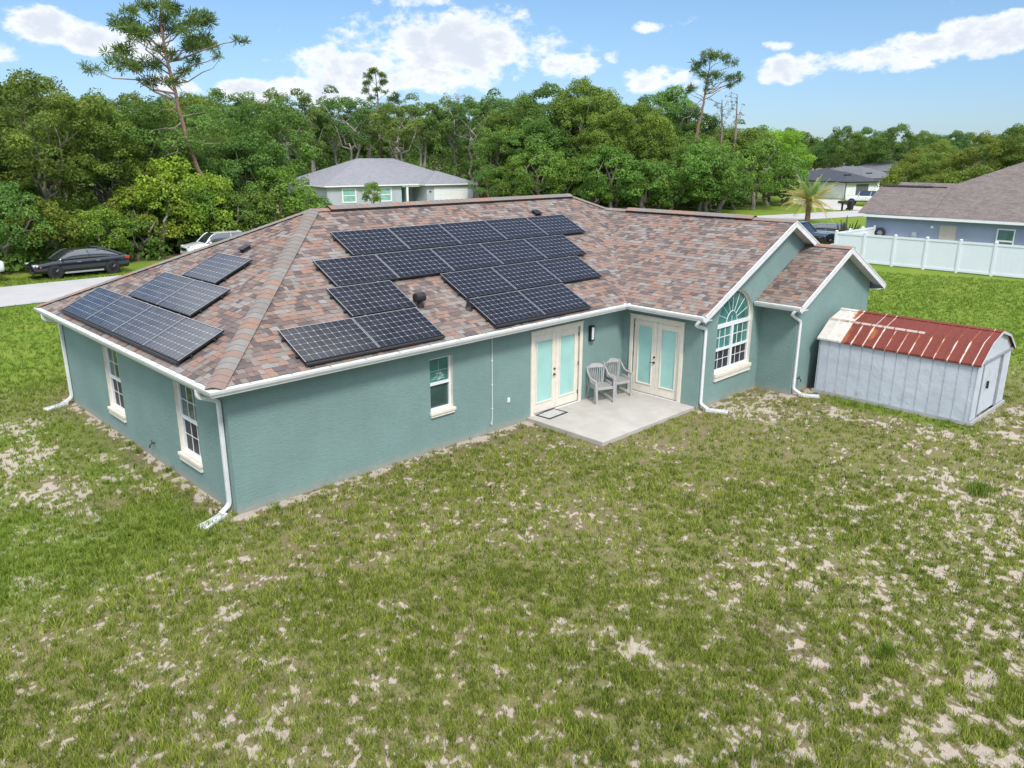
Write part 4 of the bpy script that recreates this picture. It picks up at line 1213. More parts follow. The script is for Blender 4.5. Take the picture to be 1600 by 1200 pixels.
# ------------------------------------------------------------------ metal shed
def shed_roof_mat():
    m = bpy.data.materials.new('rusty_roof_sheet'); m.use_nodes = True
    t = NT(m.node_tree); p = t.n['Principled BSDF']
    tcn = t.new('ShaderNodeTexCoord').outputs['Object']
    sep = t.new('ShaderNodeSeparateXYZ'); t.l.new(tcn, sep.inputs[0])
    # object x runs along the shed from the house end (0) to the door end
    ln = sep.outputs[0]
    mpn = t.new('ShaderNodeMapping'); mpn.inputs['Scale'].default_value = (1.0, .45, .45); t.l.new(tcn, mpn.inputs[0])
    streak = t.noise(4.5, 6, .65, mpn.outputs[0], .4)
    sheet = t.math('FRACT', t.math('DIVIDE', ln, .305))
    cellid = t.math('FLOOR', t.math('DIVIDE', ln, .305))
    wn = t.new('ShaderNodeTexWhiteNoise', noise_dimensions='1D'); t.l.new(cellid, wn.inputs['W'])
    up_ = t.smooth(sep.outputs[2], 1.93, 2.05)
    prog = t.math('ADD', t.smooth(ln, .1, 1.5), t.math('MULTIPLY', up_, t.smooth(ln, .1, .9, 0, .5)))
    seam = t.smooth(t.math('ABSOLUTE', t.math('SUBTRACT', sheet, .5)), .40, .465)
    v = t.math('ADD', t.math('MULTIPLY', prog, 1.25), t.math('MULTIPLY', t.math('SUBTRACT', streak, .5), 2.1))
    v = t.math('ADD', v, t.math('MULTIPLY', t.math('SUBTRACT', wn.outputs[0], .5), .6))
    v = t.math('SUBTRACT', v, t.math('MULTIPLY', seam, t.math('SUBTRACT', 1.3, t.math('MULTIPLY', wn.outputs[0], .75))))
    rust = t.smooth(v, .32, .50)
    deep = t.smooth(v, .45, 1.0)
    rc = t.mix(deep, (.40, .12, .025), (.135, .021, .015))
    rc = t.mix(t.smooth(t.noise(14, 5, .7, tcn), .3, .75, 0, .55), rc, (.22, .045, .02))
    pc = t.mix(t.smooth(t.noise(5, 5, .7, tcn), .45, .8), (.60, .57, .52), (.45, .38, .29))
    t.l.new(t.mix(rust, pc, rc), p.inputs['Base Color'])
    p.inputs['Roughness'].default_value = .75
    t.l.new(t.bump(t.noise(2.2, 3, .5, tcn), .25, .03), p.inputs['Normal'])
    return m
def shed_wall_mat():
    m = mat('pale_blue_sheet', (.53, .565, .625), .5, .08, 1.6, bump=.6, bscale=2.6, bdist=.05, dirt=((.42, .42, .42), 2.6, .55))
    return m
M['shedroof'] = shed_roof_mat(); M['shedwall'] = shed_wall_mat()
M['shedgrey'] = mat('grey_steel_track', (.3, .31, .33), .5, .15, 6)
SH_L, SH_W = 4.08, 2.72
shed = empty('garden_shed', (15.63, -3.95, 0), R(-90.8))   # local x along the shed away from the house, local y across to +x of the world
tag(shed, 'pale blue metal garden shed with a rusty red and white barn roof', 'shed')
def ribbed(mb, P0, P1, z0, z1, n_out, pitch=.305):
    """sheet wall with narrow standing seams"""
    P0, P1 = Vector(P0), Vector(P1); d = (P1-P0); L = d.length; d.normalize(); n_ = Vector(n_out)
    xs = []
    a = 0
    while a < L-1e-4:
        b = min(a+pitch, L)
        xs += [(a, 0), (b-.034, 0), (b-.026, .007), (b-.018, -.016), (b-.006, -.016), (b-.001, 0)]
        a = b
    xs.append((L, 0))
    for (a, h), (b, k) in zip(xs[:-1], xs[1:]):
        if b <= a: continue
        q0, q1 = P0+d*a+n_*h, P0+d*b+n_*k
        mb.quad((q0.x, q0.y, z0), (q1.x, q1.y, z0), (q1.x, q1.y, z1), (q0.x, q0.y, z1))
mb = MB(); ribbed(mb, (0, 0, 0), (SH_L, 0, 0), .07, 1.60, (0, -1, 0)); mb.build('long_wall', M['shedwall'], shed)
mb = MB(); ribbed(mb, (SH_L, SH_W, 0), (0, SH_W, 0), .07, 1.60, (0, 1, 0)); mb.build('long_wall', M['shedwall'], shed)
prof = [(-.06, 1.57), (.62, 2.02), (SH_W/2, 2.22), (SH_W-.62, 2.02), (SH_W+.06, 1.57)]
mb = MB(); mb.prism([(.02, 0, .07), (.02, 0, 1.58)]+[(.02, max(0, min(SH_W, y)), z-.02) for y, z in prof[1:4]]+[(.02, SH_W, 1.58), (.02, SH_W, .07)], (.02, 0, 0)); mb.build('end_wall', M['shedwall'], shed)
# door end: gable sheet above, jamb sheets, two sliding leaves between grey tracks
mb = MB(); xe = SH_L
mb.prism([(xe-.03, 0, 1.57)]+[(xe-.03, max(0, min(SH_W, y)), z-.02) for y, z in prof[1:4]]+[(xe-.03, SH_W, 1.57)], (.03, 0, 0)); mb.build('gable', M['shedwall'], shed)
mb = MB(); ribbed(mb, (xe, 0, 0), (xe, .42, 0), .07, 1.53, (1, 0, 0)); mb.build('end_wall', M['shedwall'], shed)
mb = MB(); ribbed(mb, (xe, SH_W-.72, 0), (xe, SH_W, 0), .07, 1.53, (1, 0, 0)); mb.build('end_wall', M['shedwall'], shed)
mb = MB(); ribbed(mb, (xe-.035, .45, 0), (xe-.035, SH_W-.75, 0), .09, 1.52, (1, 0, 0)); dr = mb.build('door', M['shedwall'], shed)
mb = MB(); mb.box(xe-.02, xe+.03, 1.02, 1.06, .75, .95); mb.build('handle', M['black'], dr, bevel=.005)
mb = MB(); mb.box(xe-.04, xe+.03, .40, .46, .08, 1.55); mb.build('door_track', M['shedgrey'], shed)
mb = MB(); mb.box(xe-.04, xe+.03, SH_W-.77, SH_W-.70, .08, 1.55); mb.build('door_track', M['shedgrey'], shed)
mb = MB(); mb.box(xe-.03, xe+.045, 0, SH_W, 1.53, 1.59); mb.build('door_track', M['shedgrey'], shed)
# roof: four sheets with standing seams, ridge and break flashings
def roof_sheet(ya, za, yb, zb, nm):
    mb = MB(); a, b = Vector((0, ya, za)), Vector((0, yb, zb)); n_ = (b-a).cross(Vector((-1, 0, 0))).normalized()
    if n_.z < 0: n_ = -n_
    x = -.06; xs = []
    while x < SH_L+.06-1e-4:
        e = min(x+.305, SH_L+.07); xs += [(x, 0), (e-.04, 0), (e-.03, .014), (e-.012, .014), (e-.002, 0)]; x = e
    xs.append((SH_L+.07, 0))
    for (p_, h), (q_, k) in zip(xs[:-1], xs[1:]):
        if q_ <= p_: continue
        mb.quad(Vector((p_, 0, 0))+a+n_*h, Vector((q_, 0, 0))+a+n_*k, Vector((q_, 0, 0))+b+n_*k, Vector((p_, 0, 0))+b+n_*h)
    lo = a if za < zb else b
    mb.quad((-.06, lo.y, lo.z), (SH_L+.07, lo.y, lo.z), (SH_L+.07, lo.y, lo.z-.045), (-.06, lo.y, lo.z-.045))
    return mb.build(nm, M['shedroof'], shed)
for (ya, za), (yb, zb) in zip(prof[:-1], prof[1:]): roof_sheet(ya, za, yb, zb, 'roof_sheet')
mb = MB(); mb.prism([(-.07, SH_W/2-.1, 2.19+.02), (-.07, SH_W/2, 2.245), (-.07, SH_W/2+.1, 2.19+.02), (-.07, SH_W/2, 2.22)], (SH_L+.15, 0, 0)); mb.build('ridge_cap', M['shedroof'], shed)
mb = MB(); mb.prism([(-.07, .585, 2.002), (-.07, .62, 2.032), (-.07, .665, 2.045), (-.07, .66, 2.03), (-.07, .62, 2.02)], (2.6, 0, 0)); mb.build('break_strip', mat('white_flashing', (.42, .34, .29), .6, .1, 5, dirt=((.24, .05, .025), 3, .95)), shed)
trimm = M['white']
mb = MB()
for (ya, za), (yb, zb) in zip(prof[:-1], prof[1:]):
    mb.prism([(SH_L+.075, ya, za+.016), (SH_L+.075, yb, zb+.016), (SH_L+.075, yb, zb-.05), (SH_L+.075, ya, za-.05)], (.012, 0, 0))
mb.build('rake_trim', M['black'] if False else mat('dull_white_trim', (.5, .5, .52), .6, .1, 5), shed)
mb = MB(); mb.box(-.05, SH_L+.05, -.05, 0-.02, -.02, .075); mb.box(SH_L+.02, SH_L+.06, -.02, SH_W+.05, -.02, .075); mb.box(-.05, SH_L+.05, SH_W+.02, SH_W+.05, -.02, .075); mb.build('base_frame', mat('weathered_sill', (.4, .4, .4), .8, .15, 5, dirt=((.25, .2, .15), 5, .6)), shed)

# ------------------------------------------------------------------ white fence
fence = tag(empty('vinyl_fence', (44.1, 8.14, 0)), 'tall white vinyl privacy fence in front of the lavender house', 'fence')
fm = mat('fence_vinyl', (.74, .77, .83), .35, .03, .6)
def fence_run(p0, p1, n, h0, last_post=True):
    p0, p1 = Vector(p0), Vector(p1); d = (p1-p0)/n; un = d.normalized(); sn = Vector((-un.y, un.x, 0))
    T = lambda i: Matrix(((un.x, sn.x, 0, p0.x+d.x*i), (un.y, sn.y, 0, p0.y+d.y*i), (0, 0, 1, 0), (0, 0, 0, 1)))
    L = d.length
    for i in range(n+1):
        if i == n and not last_post: break
        mb = MB(); t_ = T(i); mb.box(-.065, .065, -.065, .065, -.1, h0+.06, T=t_)
        mb.prism([t_ @ Vector(q) for q in ((-.08, -.08, h0+.06), (.08, -.08, h0+.06), (.08, .08, h0+.06), (-.08, .08, h0+.06))], (0, 0, .02))
        a = len(mb.v); mb.v += [tuple(t_ @ Vector(q)) for q in ((-.08, -.08, h0+.08), (.08, -.08, h0+.08), (.08, .08, h0+.08), (-.08, .08, h0+.08), (0, 0, h0+.14))]
        for k in range(4): mb.f.append((a+k, a+(k+1) % 4, a+4)); mb.m.append(0)
        mb.build('post', fm, fence)
    for i in range(n):
        t_ = T(i); mb = MB()
        mb.box(.065, L-.065, -.04, .04, h0-.12, h0, T=t_); mb.box(.065, L-.065, -.04, .04, .05, .18, T=t_)
        k = 6; wd_ = (L-.13)/k
        for j in range(k): mb.box(.065+j*wd_+.001, .065+(j+1)*wd_-.001, -.014, .014, .18, h0-.12, T=t_)
        mb.build('board_panel', fm, fence)
    fence_children = None
fence.location = (0, 0, 0)
fence_run((44.1, 8.14, 0), (44.1, -17.06, 0), 14, 1.78)
fence_run((44.1, 8.14, 0), (49.8, 8.0, 0), 3, 1.78, True)

# ------------------------------------------------------------------ houses further off
def uv_quad(me_v, me_f, me_uv, pts):
    """planar roof face with a UV map in metres: u along the eave (first edge), v up the slope"""
    P_ = [Vector(q) for q in pts]; u = (P_[1]-P_[0]).normalized(); n_ = u.cross(P_[2]-P_[0]).normalized(); v = n_.cross(u)
    b = len(me_v); me_v += [tuple(q) for q in P_]; me_f.append(tuple(range(b, b+len(P_))))
    me_uv.append([((q-P_[0]).dot(u)+P_[0].x*.3, (q-P_[0]).dot(v)) for q in P_])
def uv_roof(name, faces, m_, parent):
    vs, fs_, uvs = [], [], []
    for f in faces: uv_quad(vs, fs_, uvs, f)
    me = bpy.data.meshes.new(name); me.from_pydata(vs, [], fs_); me.materials.append(m_)
    ul = me.uv_layers.new(name='UVMap'); i = 0
    for u in uvs:
        for c in u: ul.data[i].uv = c; i += 1
    bm = bmesh.new(); bm.from_mesh(me); bmesh.ops.recalc_face_normals(bm, faces=bm.faces); bm.to_mesh(me); bm.free()
    return link(name, me, parent)
def hip_faces(x0, x1, y0, y1, ze, pitch, gable_x0=False, gable_x1=False):
    """hip roof over a rectangle; the ridge runs along the longer side"""
    w_, d_ = x1-x0, y1-y0
    if w_ >= d_:
        h = d_/2; zr = ze+pitch*h; a = (x0+(0 if gable_x0 else h), (y0+y1)/2, zr); b = (x1-(0 if gable_x1 else h), (y0+y1)/2, zr)
        F = [[(x0, y0, ze), (x1, y0, ze), b, a], [(x1, y1, ze), (x0, y1, ze), a, b]]
        if not gable_x0: F.append([(x0, y1, ze), (x0, y0, ze), a])
        if not gable_x1: F.append([(x1, y0, ze), (x1, y1, ze), b])
    else:
        h = w_/2; zr = ze+pitch*h; a = ((x0+x1)/2, y0+h, zr); b = ((x0+x1)/2, y1-h, zr)
        F = [[(x1, y0, ze), (x1, y1, ze), b, a], [(x0, y1, ze), (x0, y0, ze), a, b], [(x0, y0, ze), (x1, y0, ze), a], [(x1, y1, ze), (x0, y1, ze), b]]
    return F
def eave_band(x0, x1, y0, y1, ze, m_, parent, name='fascia'):
    mb = MB(); t_ = .025; h = .17
    mb.box(x0, x1, y0, y0+t_, ze-h, ze-.004); mb.box(x0, x1, y1-t_, y1, ze-h, ze-.004); mb.box(x0, x0+t_, y0+t_, y1-t_, ze-h, ze-.004); mb.box(x1-t_, x1, y0+t_, y1-t_, ze-h, ze-.004)
    mb.build(name, m_, parent)
    mb = MB(); mb.box(x0+t_, x1-t_, y0+t_, y1-t_, ze-h+.01, ze-h+.025); mb.build('soffit', M['soffit'], parent)
def plain_window(parent, plane, out, u0, u1, v0, v1, gm, fmtl, tr=.1):
    mb = MB()
    lbox(mb, plane, out, u0-tr, u0, v0-tr, v1+tr, 0, .05); lbox(mb, plane, out, u1, u1+tr, v0-tr, v1+tr, 0, .05)
    lbox(mb, plane, out, u0, u1, v0-tr, v0, 0, .05); lbox(mb, plane, out, u0, u1, v1, v1+tr, 0, .05); zm = (v0+v1)/2
    lbox(mb, plane, out, u0, u1, zm-.05, zm+.05, 0, .04)
    o = mb.build('window', fmtl, parent)
    mb = MB(); lbox(mb, plane, out, u0, u1, v0, v1, .0, .012); mb.build('pane', gm, o)
    return o
def garage_door(parent, plane, out, u0, u1, v1, m_, rows=4, cols=4):
    mb = MB(); lbox(mb, plane, out, u0, u1, 0, v1, .0, .02)
    for r in range(rows):
        for c in range(cols):
            a, b = u0+(u1-u0)*c/cols+.08, u0+(u1-u0)*(c+1)/cols-.08
            lbox(mb, plane, out, a, b, v1*r/rows+.06, v1*(r+1)/rows-.06, .02, .035)
    return mb.build('garage_door', m_, parent)

# grey house across the street; local frame: front wall on y = 0 facing -y
gh = tag(empty('grey_house', (46.9, 72.4, 0), R(-9)), 'light grey house with a hip roof and white garage door across the street', 'house')
gh.scale = (1.055, 1.0, 1.0)
gw = stucco('pale_grey_stucco', (.44, .47, .52)); gz = 2.62
white2 = mat('bright_white_trim', (.8, .8, .8), .5, .03, 2)
mb = MB(); mb.box(0, 9.6, 0, 14, -.1, gz-.1); mb.build('wall', gw, gh)
mb = MB(); mb.box(9.6, 12.3, 2.2, 14, -.1, gz-.1); mb.build('wall', gw, gh)
mb = MB(); mb.box(12.3, 19.0, -1.6, 14, -.1, gz-.1); mb.build('wall', gw, gh)
mb = MB(); mb.box(10.15, 10.4, -.30, -.05, -.1, gz-.35); mb.build('column', white2, gh); mb = MB(); mb.box(9.6, 12.3, -.32, -.05, gz-.36, gz-.1); mb.build('beam', white2, gh)
uv_roof('roof', hip_faces(-.45, 19.45, -.45, 14.45, gz, .42), M['grey_roof'], gh)
uv_roof('roof', hip_faces(11.85, 19.48, -2.05, 8.0, gz+.02, .40), M['grey_roof'], gh)
eave_band(-.45, 11.8, -.45, 14.45, gz, white2, gh); eave_band(11.85, 19.48, -2.05, 14.4, gz, white2, gh)
mint2 = glass('pale_mint_pane', (.25, .47, .42), .1, var=.15)
plain_window(gh, ('y', 0), -1, 1.95, 3.45, .65, 2.1, mint2, white2, .16); plain_window(gh, ('y', 0), -1, 6.6, 8.1, .65, 2.1, mint2, white2, .16)
plain_window(gh, ('x', 0), -1, 5.0, 6.1, .75, 2.1, mint2, white2)
mb = MB(); mb.box(9.62, 9.68, .3, 1.7, 0, 2.15); mb.box(10.0, 11.0, 2.12, 2.2, 0, 2.15); d_ = mb.build('front_door', mat('teal_door', (.08, .3, .3), .4), gh)
mb = MB(); mb.box(10.1, 10.18, 2.05, 2.12, .95, 1.1); mb.build('handle', M['black'], d_)
garage_door(gh, ('y', -1.6), -1, 13.3, 18.2, 2.15, white2, 4, 4)
mb = MB(); mb.box(12.65, 12.9, -1.64, -1.6, 1.55, 1.75); mb.build('house_number_plate', M['black'], gh)

# lavender house beyond the fence
lh = tag(empty('lavender_house', (49.9, 8.75, 0)), 'lavender house with a broad brown shingle roof behind the white fence', 'house')
lw = stucco('lavender_stucco', (.30, .335, .47)); lz = 2.62
mb = MB(); mb.box(0, 15.5, -34, -.5, -.1, lz-.09); mb.build('wall', lw, lh)
mb = MB(); mb.prism([(0, -.495, -.1), (6.2, -.495, -.1), (6.2, -.495, lz-.1), (3.1, -.495, lz+.48*3.1-.05), (0, -.495, lz-.1)], (0, .445, 0)); mb.build('wall', lw, lh)
lr = hip_faces(-.45, 15.95, -34.4, -.1, lz, .48)
uv_roof('roof', lr, M['brown_roof'], lh)
e = .03; zc = lz+.48*3.55
uv_roof('roof', [[(-.452, .42, lz+e), (-.452, -4.2, lz+e), (3.1, -4.2, zc+e), (3.1, .42, zc+e)], [(6.65, -4.2, lz+e), (6.65, .42, lz+e), (3.1, .42, zc+e), (3.1, -4.2, zc+e)]], M['brown_roof'], lh)
uv_roof('roof', [[(6.2, 1.6, lz), (6.2, -6, lz), (10.0, -6, lz+1.82), (10.0, 1.6, lz+1.82)], [(13.8, -6, lz), (13.8, 1.6, lz), (10, 1.6, lz+1.82), (10, -6, lz+1.82)]], M['brown_roof'], lh)
mb = MB(); mb.prism([(6.6, 1.2, -.1), (13.4, 1.2, -.1), (13.4, 1.2, lz-.1), (10, 1.2, lz+1.6), (6.6, 1.2, lz-.1)], (0, -2, 0)); mb.build('wall', lw, lh)
eave_band(-.452, 15.95, -34.4, .0, lz, white2, lh, 'fascia')
mb = MB(); mb.prism([(3.1, -3.9, zc+.03), (3.1, .2, zc+.03), (3.1, .2, zc+.1), (3.1, -3.9, zc+.1)], (.001, 0, 0)); mb.tube([(3.1, -3.0, zc+.04), (3.1, .3, zc+.04)], .1, 8); mb.build('ridge_vent', M['black'], lh)
dl = mat('tan_door', (.50, .43, .38), .6, .05, 4)
mb = MB(); lbox(mb, ('x', 0), -1, -5.78, -4.80, 0, 2.14, 0, .03)
for r in range(3):
    for c in range(2): lbox(mb, ('x', 0), -1, -5.78+.12+c*.42, -5.78+.46+c*.42, .2+r*.66, .72+r*.66, .03, .042)
d_ = mb.build('side_door', dl, lh)
mb = MB(); lbox(mb, ('x', 0), -1, -4.92, -4.86, .95, 1.05, .03, .08); mb.build('handle', M['black'], d_)
plain_window(lh, ('x', 0), -1, -9.0, -8.15, .75, 2.08, glass('green_pane', (.08, .17, .15), .08), white2, .07)
plain_window(lh, ('x', 0), -1, -15.0, -14.0, .75, 2.08, M['glass'], white2, .07)
mb = MB(); lbox(mb, ('x', 0), -1, -3.45, -3.15, 1.15, 1.6, 0, .13); mb.lathe([(.07, 0), (.07, -.06)], (-.13, -3.3, 1.45), 'X', 12); mb.tube([(-.05, -3.3, 1.15), (-.05, -3.3, .0)], .03, 6); mb.build('meter_box', mat('meter_grey', (.4, .42, .45), .5), lh)
mb = MB(); mb.lathe([(.1, 0), (.1, -.05), (.05, -.09)], (0, -4.32, 1.98), 'X', 10); mb.build('wall_light', white2, lh)
hr = tag(empty('hose_reel', (49.84, 7.62, 1.42)), 'round dark hose reel hung on the lavender house wall', 'hose reel')
mb = MB(); mb.lathe([(.30, 0), (.34, -.03), (.34, -.13), (.30, -.16), (.2, -.16), (.2, 0)], (0, 0, 0), 'X', 24); mb.build('hose', M['rubber'], hr)
mb = MB(); mb.lathe([(.2, -.02), (.2, -.09), (.05, -.12)], (0, 0, 0), 'X', 16)
for k in range(6): a = math.pi*k/3; mb.tube([(-.13, 0, 0), (-.13, .2*math.cos(a), .2*math.sin(a))], .018, 5)
mb.build('hub', M['shedgrey'], hr)

# three far white houses by the road bend
fwhite = stucco('white_stucco', (.82, .83, .85)); slate = M['slate_roof']
def far_house(name, loc, rot, w_, d_, lab, roofm, ze=2.7, pitch=.42, gar=None, wins=(), low=None):
    h = tag(empty(name, loc, rot), lab, 'house')
    mb = MB(); mb.box(0, w_, 0, d_, -.1, ze-.1); mb.build('wall', fwhite, h)
    uv_roof('roof', hip_faces(-.5, w_+.5, -.5, d_+.5, ze, pitch), roofm, h)
    eave_band(-.5, w_+.5, -.5, d_+.5, ze, M['black'], h)
    if low:
        x0, x1, y0, y1, z1 = low
        mb = MB(); mb.box(x0, x1, y0, y1, ze, z1-.1); mb.build('wall', fwhite, h)
        uv_roof('roof', hip_faces(x0-.45, x1+.45, y0-.45, y1+.45, z1, pitch), roofm, h); eave_band(x0-.45, x1+.45, y0-.45, y1+.45, z1, M['black'], h)
    if gar:
        plane, u0, u1 = gar; garage_door(h, plane, -1, u0, u1, 2.15, mat('grey_garage', (.12, .125, .135), .5), 4, 3)
    for plane, u0, u1, v0, v1 in wins: plain_window(h, plane, -1, u0, u1, v0, v1, M['carglass'], M['black'], .06)
    mb = MB(); mb.tube([(-.08, -.08, 0), (-.08, -.08, ze-.12)], .06, 6); mb.build('downspout', M['black'], h)
    mb = MB(); mb.box(w_*.25, w_*.25+1.2, -.1+d_*.12, -.1+d_*.12+.3, ze+pitch*d_*.14, ze+pitch*d_*.14+.22); mb.build('roof_vent', M['black'], h)
    return h
far_house('white_house', (112.6, 37.0, 0), R(-18), 6.6, 15, 'white house with a dark slate roof and grey garage door, beyond the palm', slate, 2.55, .36, (('y', 0), 2.2, 4.8), [(('x', 0), 8.5, 10.6, .4, 2.1), (('x', 0), 5.6, 6.4, .2, 2.0)], (3.6, 6.4, 6.5, 10.5, 3.6))
far_house('white_house', (123.6, 39.0, 0), R(-18), 9.5, 13, 'white house with a mid grey roof behind the white off-road car', M['mid_roof'], 2.75, .33, (('y', 0), 3.9, 6.7), [(('x', 0), 6, 7, .5, 1.9)])
far_house('white_house', (143, 41.5, 0), R(-18), 12, 12, 'white house with a grey roof, farthest of the three by the road bend', M['mid_roof'], 3.5, .30, None, [(('y', 0), 2.5, 3.6, .9, 2.3), (('y', 0), 6.5, 7.6, .9, 2.3)])

# ------------------------------------------------------------------ vehicles (x forward, y left, z up)
def paint(name, col, rough=.25, coat=1.0, metal=0.0):
    return mat(name, col, rough, .06, 3, metal=metal, coat=coat)
P_BLACK = paint('black_paint', (.006, .007, .013), .12); P_WHITE = paint('white_paint', (.74, .75, .76)); P_TEAL = paint('grey_green_paint', (.17, .25, .28), .3, 1, .2)
P_RED = mat('red_lamp', (.5, .01, .01), .2, .05, 5, coat=1); P_LAMP = mat('clear_lamp', (.55, .57, .6), .12, .1, 14, coat=1); P_AMB = mat('amber_lamp', (.7, .2, .02), .2, .05, 5, coat=1)
def wheel_at(parent, x, y, r, wd_, rimm, side):
    mb = MB(); mb.lathe([(r*.66, -wd_/2), (r*.93, -wd_/2), (r, -wd_/2+.03), (r, wd_/2-.03), (r*.93, wd_/2), (r*.66, wd_/2), (r*.62, wd_/2-.05), (r*.62, -wd_/2+.05)], (x, y, r), 'Y', 24)
    o = mb.build('wheel', M['rubber'], parent)
    mb = MB(); yo = y+side*(wd_/2-.03)
    mb.lathe([(r*.63, -.02), (r*.68, .02), (r*.62, .02), (r*.60, -.01)], (x, yo, r), 'Y', 24)
    for k in range(5):
        for da in (-.16, .16):
            a = 2*math.pi*k/5+da; a2 = 2*math.pi*k/5+da*.5
            mb.tube([(x+r*.12*math.cos(a2), yo+side*.01, r+r*.12*math.sin(a2)), (x+r*.63*math.cos(a), yo, r+r*.63*math.sin(a))], .022, 5)
    mb.lathe([(r*.16, -.01), (r*.15, .02*side), (r*.1, .025*side)], (x, yo, r), 'Y', 12)
    mb.build('rim', rimm, o)
    mb = MB(); mb.lathe([(r*.6, -.03), (r*.6, -.02)], (x, yo-side*.05, r), 'Y', 18); mb.build('brake_disc', M['dark'], o)
def loft(stations, name, m_, parent, sub=1):
    """stations: (x, [(y, z)...]) half sections from the sill up to the centre line; mirrored"""
    mb = MB(); rings = []
    for x, half in stations:
        ring = [(x, y, z) for y, z in half]+[(x, -y, z) for y, z in reversed(half) if y > 1e-6]
        rings.append(ring)
    n = len(rings[0]); b0 = len(mb.v)
    for r in rings: mb.v += r
    for i in range(len(rings)-1):
        for k in range(n):
            mb.f.append((b0+i*n+k, b0+i*n+(k+1) % n, b0+(i+1)*n+(k+1) % n, b0+(i+1)*n+k)); mb.m.append(0)
    mb.f.append(tuple(b0+k for k in range(n))); mb.m.append(0); mb.f.append(tuple(b0+(len(rings)-1)*n+k for k in range(n))); mb.m.append(0)
    return mb.build(name, m_, parent, smooth=True, sub=sub)
def car(name, loc, rot, label, cat, pm, L=4.85, W=1.86, belt=.92, roofz=1.45, hood=.86, trunk=1.02, sill=.24, wb=(1.42, -1.48), r=.34,
        gl=(1.0, .25, -1.15, -2.0), rimm=None, bed=None, roof_dark=False, spare=False, group=None, boxy=False):
    o = tag(empty(name, loc, rot), label, cat, group)
    hw = W/2; F, B = L/2, -L/2
    def sec(x, zt, k=1.0, zs=sill, crown=.03):
        w1 = hw*k
        sh = min(zt-.05, belt-.02)
        return (x, [(w1*.90, zs), (w1*.985, zs+.10), (w1, (zs+sh)*.5+.05), (w1*.985, sh), (w1*.90, zt-.005), (w1*.45, zt+crown*.8), (0, zt+crown)])
    st = []
    ks = [(F, hood-.22, .80, sill+.12), (F-.05, hood-.13, .88, sill+.03), (F-.25, hood-.06, .95, sill), (F-.7, hood, .985, sill), (gl[0]+.35, hood+.05, 1, sill), (gl[0]+.02, belt, 1, sill), (gl[1], belt+.01, 1, sill),
          ((gl[1]+gl[2])/2, belt+.02, 1, sill), (gl[2], belt+.02, 1, sill), (gl[3], trunk if not bed else belt+.02, 1, sill), (min(gl[3]-.3, B+.45), trunk, .985, sill), (B+.2, trunk-.02, .96, sill+.02), (B+.04, trunk-.06, .9, sill+.08), (B, trunk-.22, .86, sill+.14)]
    if boxy: ks[0] = (F, hood-.10, .86, sill+.15); ks[1] = (F-.04, hood-.04, .93, sill+.08); ks[2] = (F-.2, hood-.01, .97, sill+.05); ks[-1] = (B, trunk-.08, .93, sill+.1); ks[-2] = (B+.04, trunk-.02, .97, sill+.05)
    ks = sorted(ks, key=lambda q: -q[0])
    loft([sec(*q) for q in ks], 'body', pm, o)
    # greenhouse: glass block, roof skin, pillars
    gx = gl; wt, wr = hw*.90, hw*.74
    if boxy: wr = hw*.80
    zb_, zr_ = belt-.03, roofz
    base = [(gx[0], wt), (gx[3], wt*.97)]; top = [(gx[1], wr), (gx[2], wr*.97)]
    def ztop(x):
        if x >= gx[1]: q = min(1, max(0, (gx[0]-x)/(gx[0]-gx[1]))); return belt+(zr_-belt)*(math.sin(q*math.pi/2)**1.15)
        if x >= gx[2]: return zr_+.03*math.sin(math.pi*(gx[1]-x)/(gx[1]-gx[2]))
        q = min(1, max(0, (x-gx[3])/(gx[2]-gx[3]))); zt_ = max(trunk, belt) if not bed else belt
        return zt_+(zr_-zt_)*(math.sin(q*math.pi/2)**1.1)
    def gsec(x, grow=1.0, up_=0.0):
        z = max(ztop(x), zb_+.02); f_ = (z-zb_)/(zr_-zb_); wtop = wt+(wr-wt)*f_
        return [(wt*.985*grow, zb_), ((wt*.5+wtop*.5)*1.012*grow, zb_+(z-zb_)*.5), (wtop*1.0*grow, zb_+(z-zb_)*.9+up_), (wtop*.86*grow, z+up_), (wtop*.43*grow, z+.018*f_+up_), (0, z+.024*f_+up_)]
    if boxy:
        mb = MB()
        A = [(gx[0], wt, zb_), (gx[3], wt*.96, zb_), (gx[3], -wt*.96, zb_), (gx[0], -wt, zb_)]
        Bq = [(gx[1], wr, zr_-.05), (gx[2], wr*.97, zr_-.05), (gx[2], -wr*.97, zr_-.05), (gx[1], -wr, zr_-.05)]
        for k in range(4): mb.quad(A[k], A[(k+1) % 4], Bq[(k+1) % 4], Bq[k])
        mb.quad(*Bq)
        mb.build('windows', M['carglass'], o)
    else:
        xs_ = list(np.linspace(gx[0], gx[1], 6))+list(np.linspace(gx[1], gx[2], 6)[1:])+list(np.linspace(gx[2], gx[3], 6)[1:])
        loft([(x, gsec(x)) for x in xs_], 'windows', M['carglass'], o, sub=0)
    rm = M['black'] if roof_dark else pm
    xm = (gx[1]+gx[2])/2
    if not boxy:
        xr_ = np.linspace(gx[1]+.06, gx[2]-.10, 9)
        loft([(x, [(y, z) for y, z in gsec(x, 1.012, .010)[2:]]) for x in xr_], 'roof', rm, o, sub=1)
    rs = None if not boxy else [(gx[1]+.12, zr_-.075, .97), (gx[1]-.02, zr_-.03, 1.02), (xm, zr_, 1.04), (gx[2]+.02, zr_-.025, 1.0), (gx[2]-.14, zr_-.08, .96)]
    if boxy: loft([(x, [(wr*k*.98, z-.045), (wr*k*1.01, z-.025), (wr*k*.9, z), (wr*k*.45, z+.018), (0, z+.022)]) for x, z, k in rs], 'roof', rm, o)
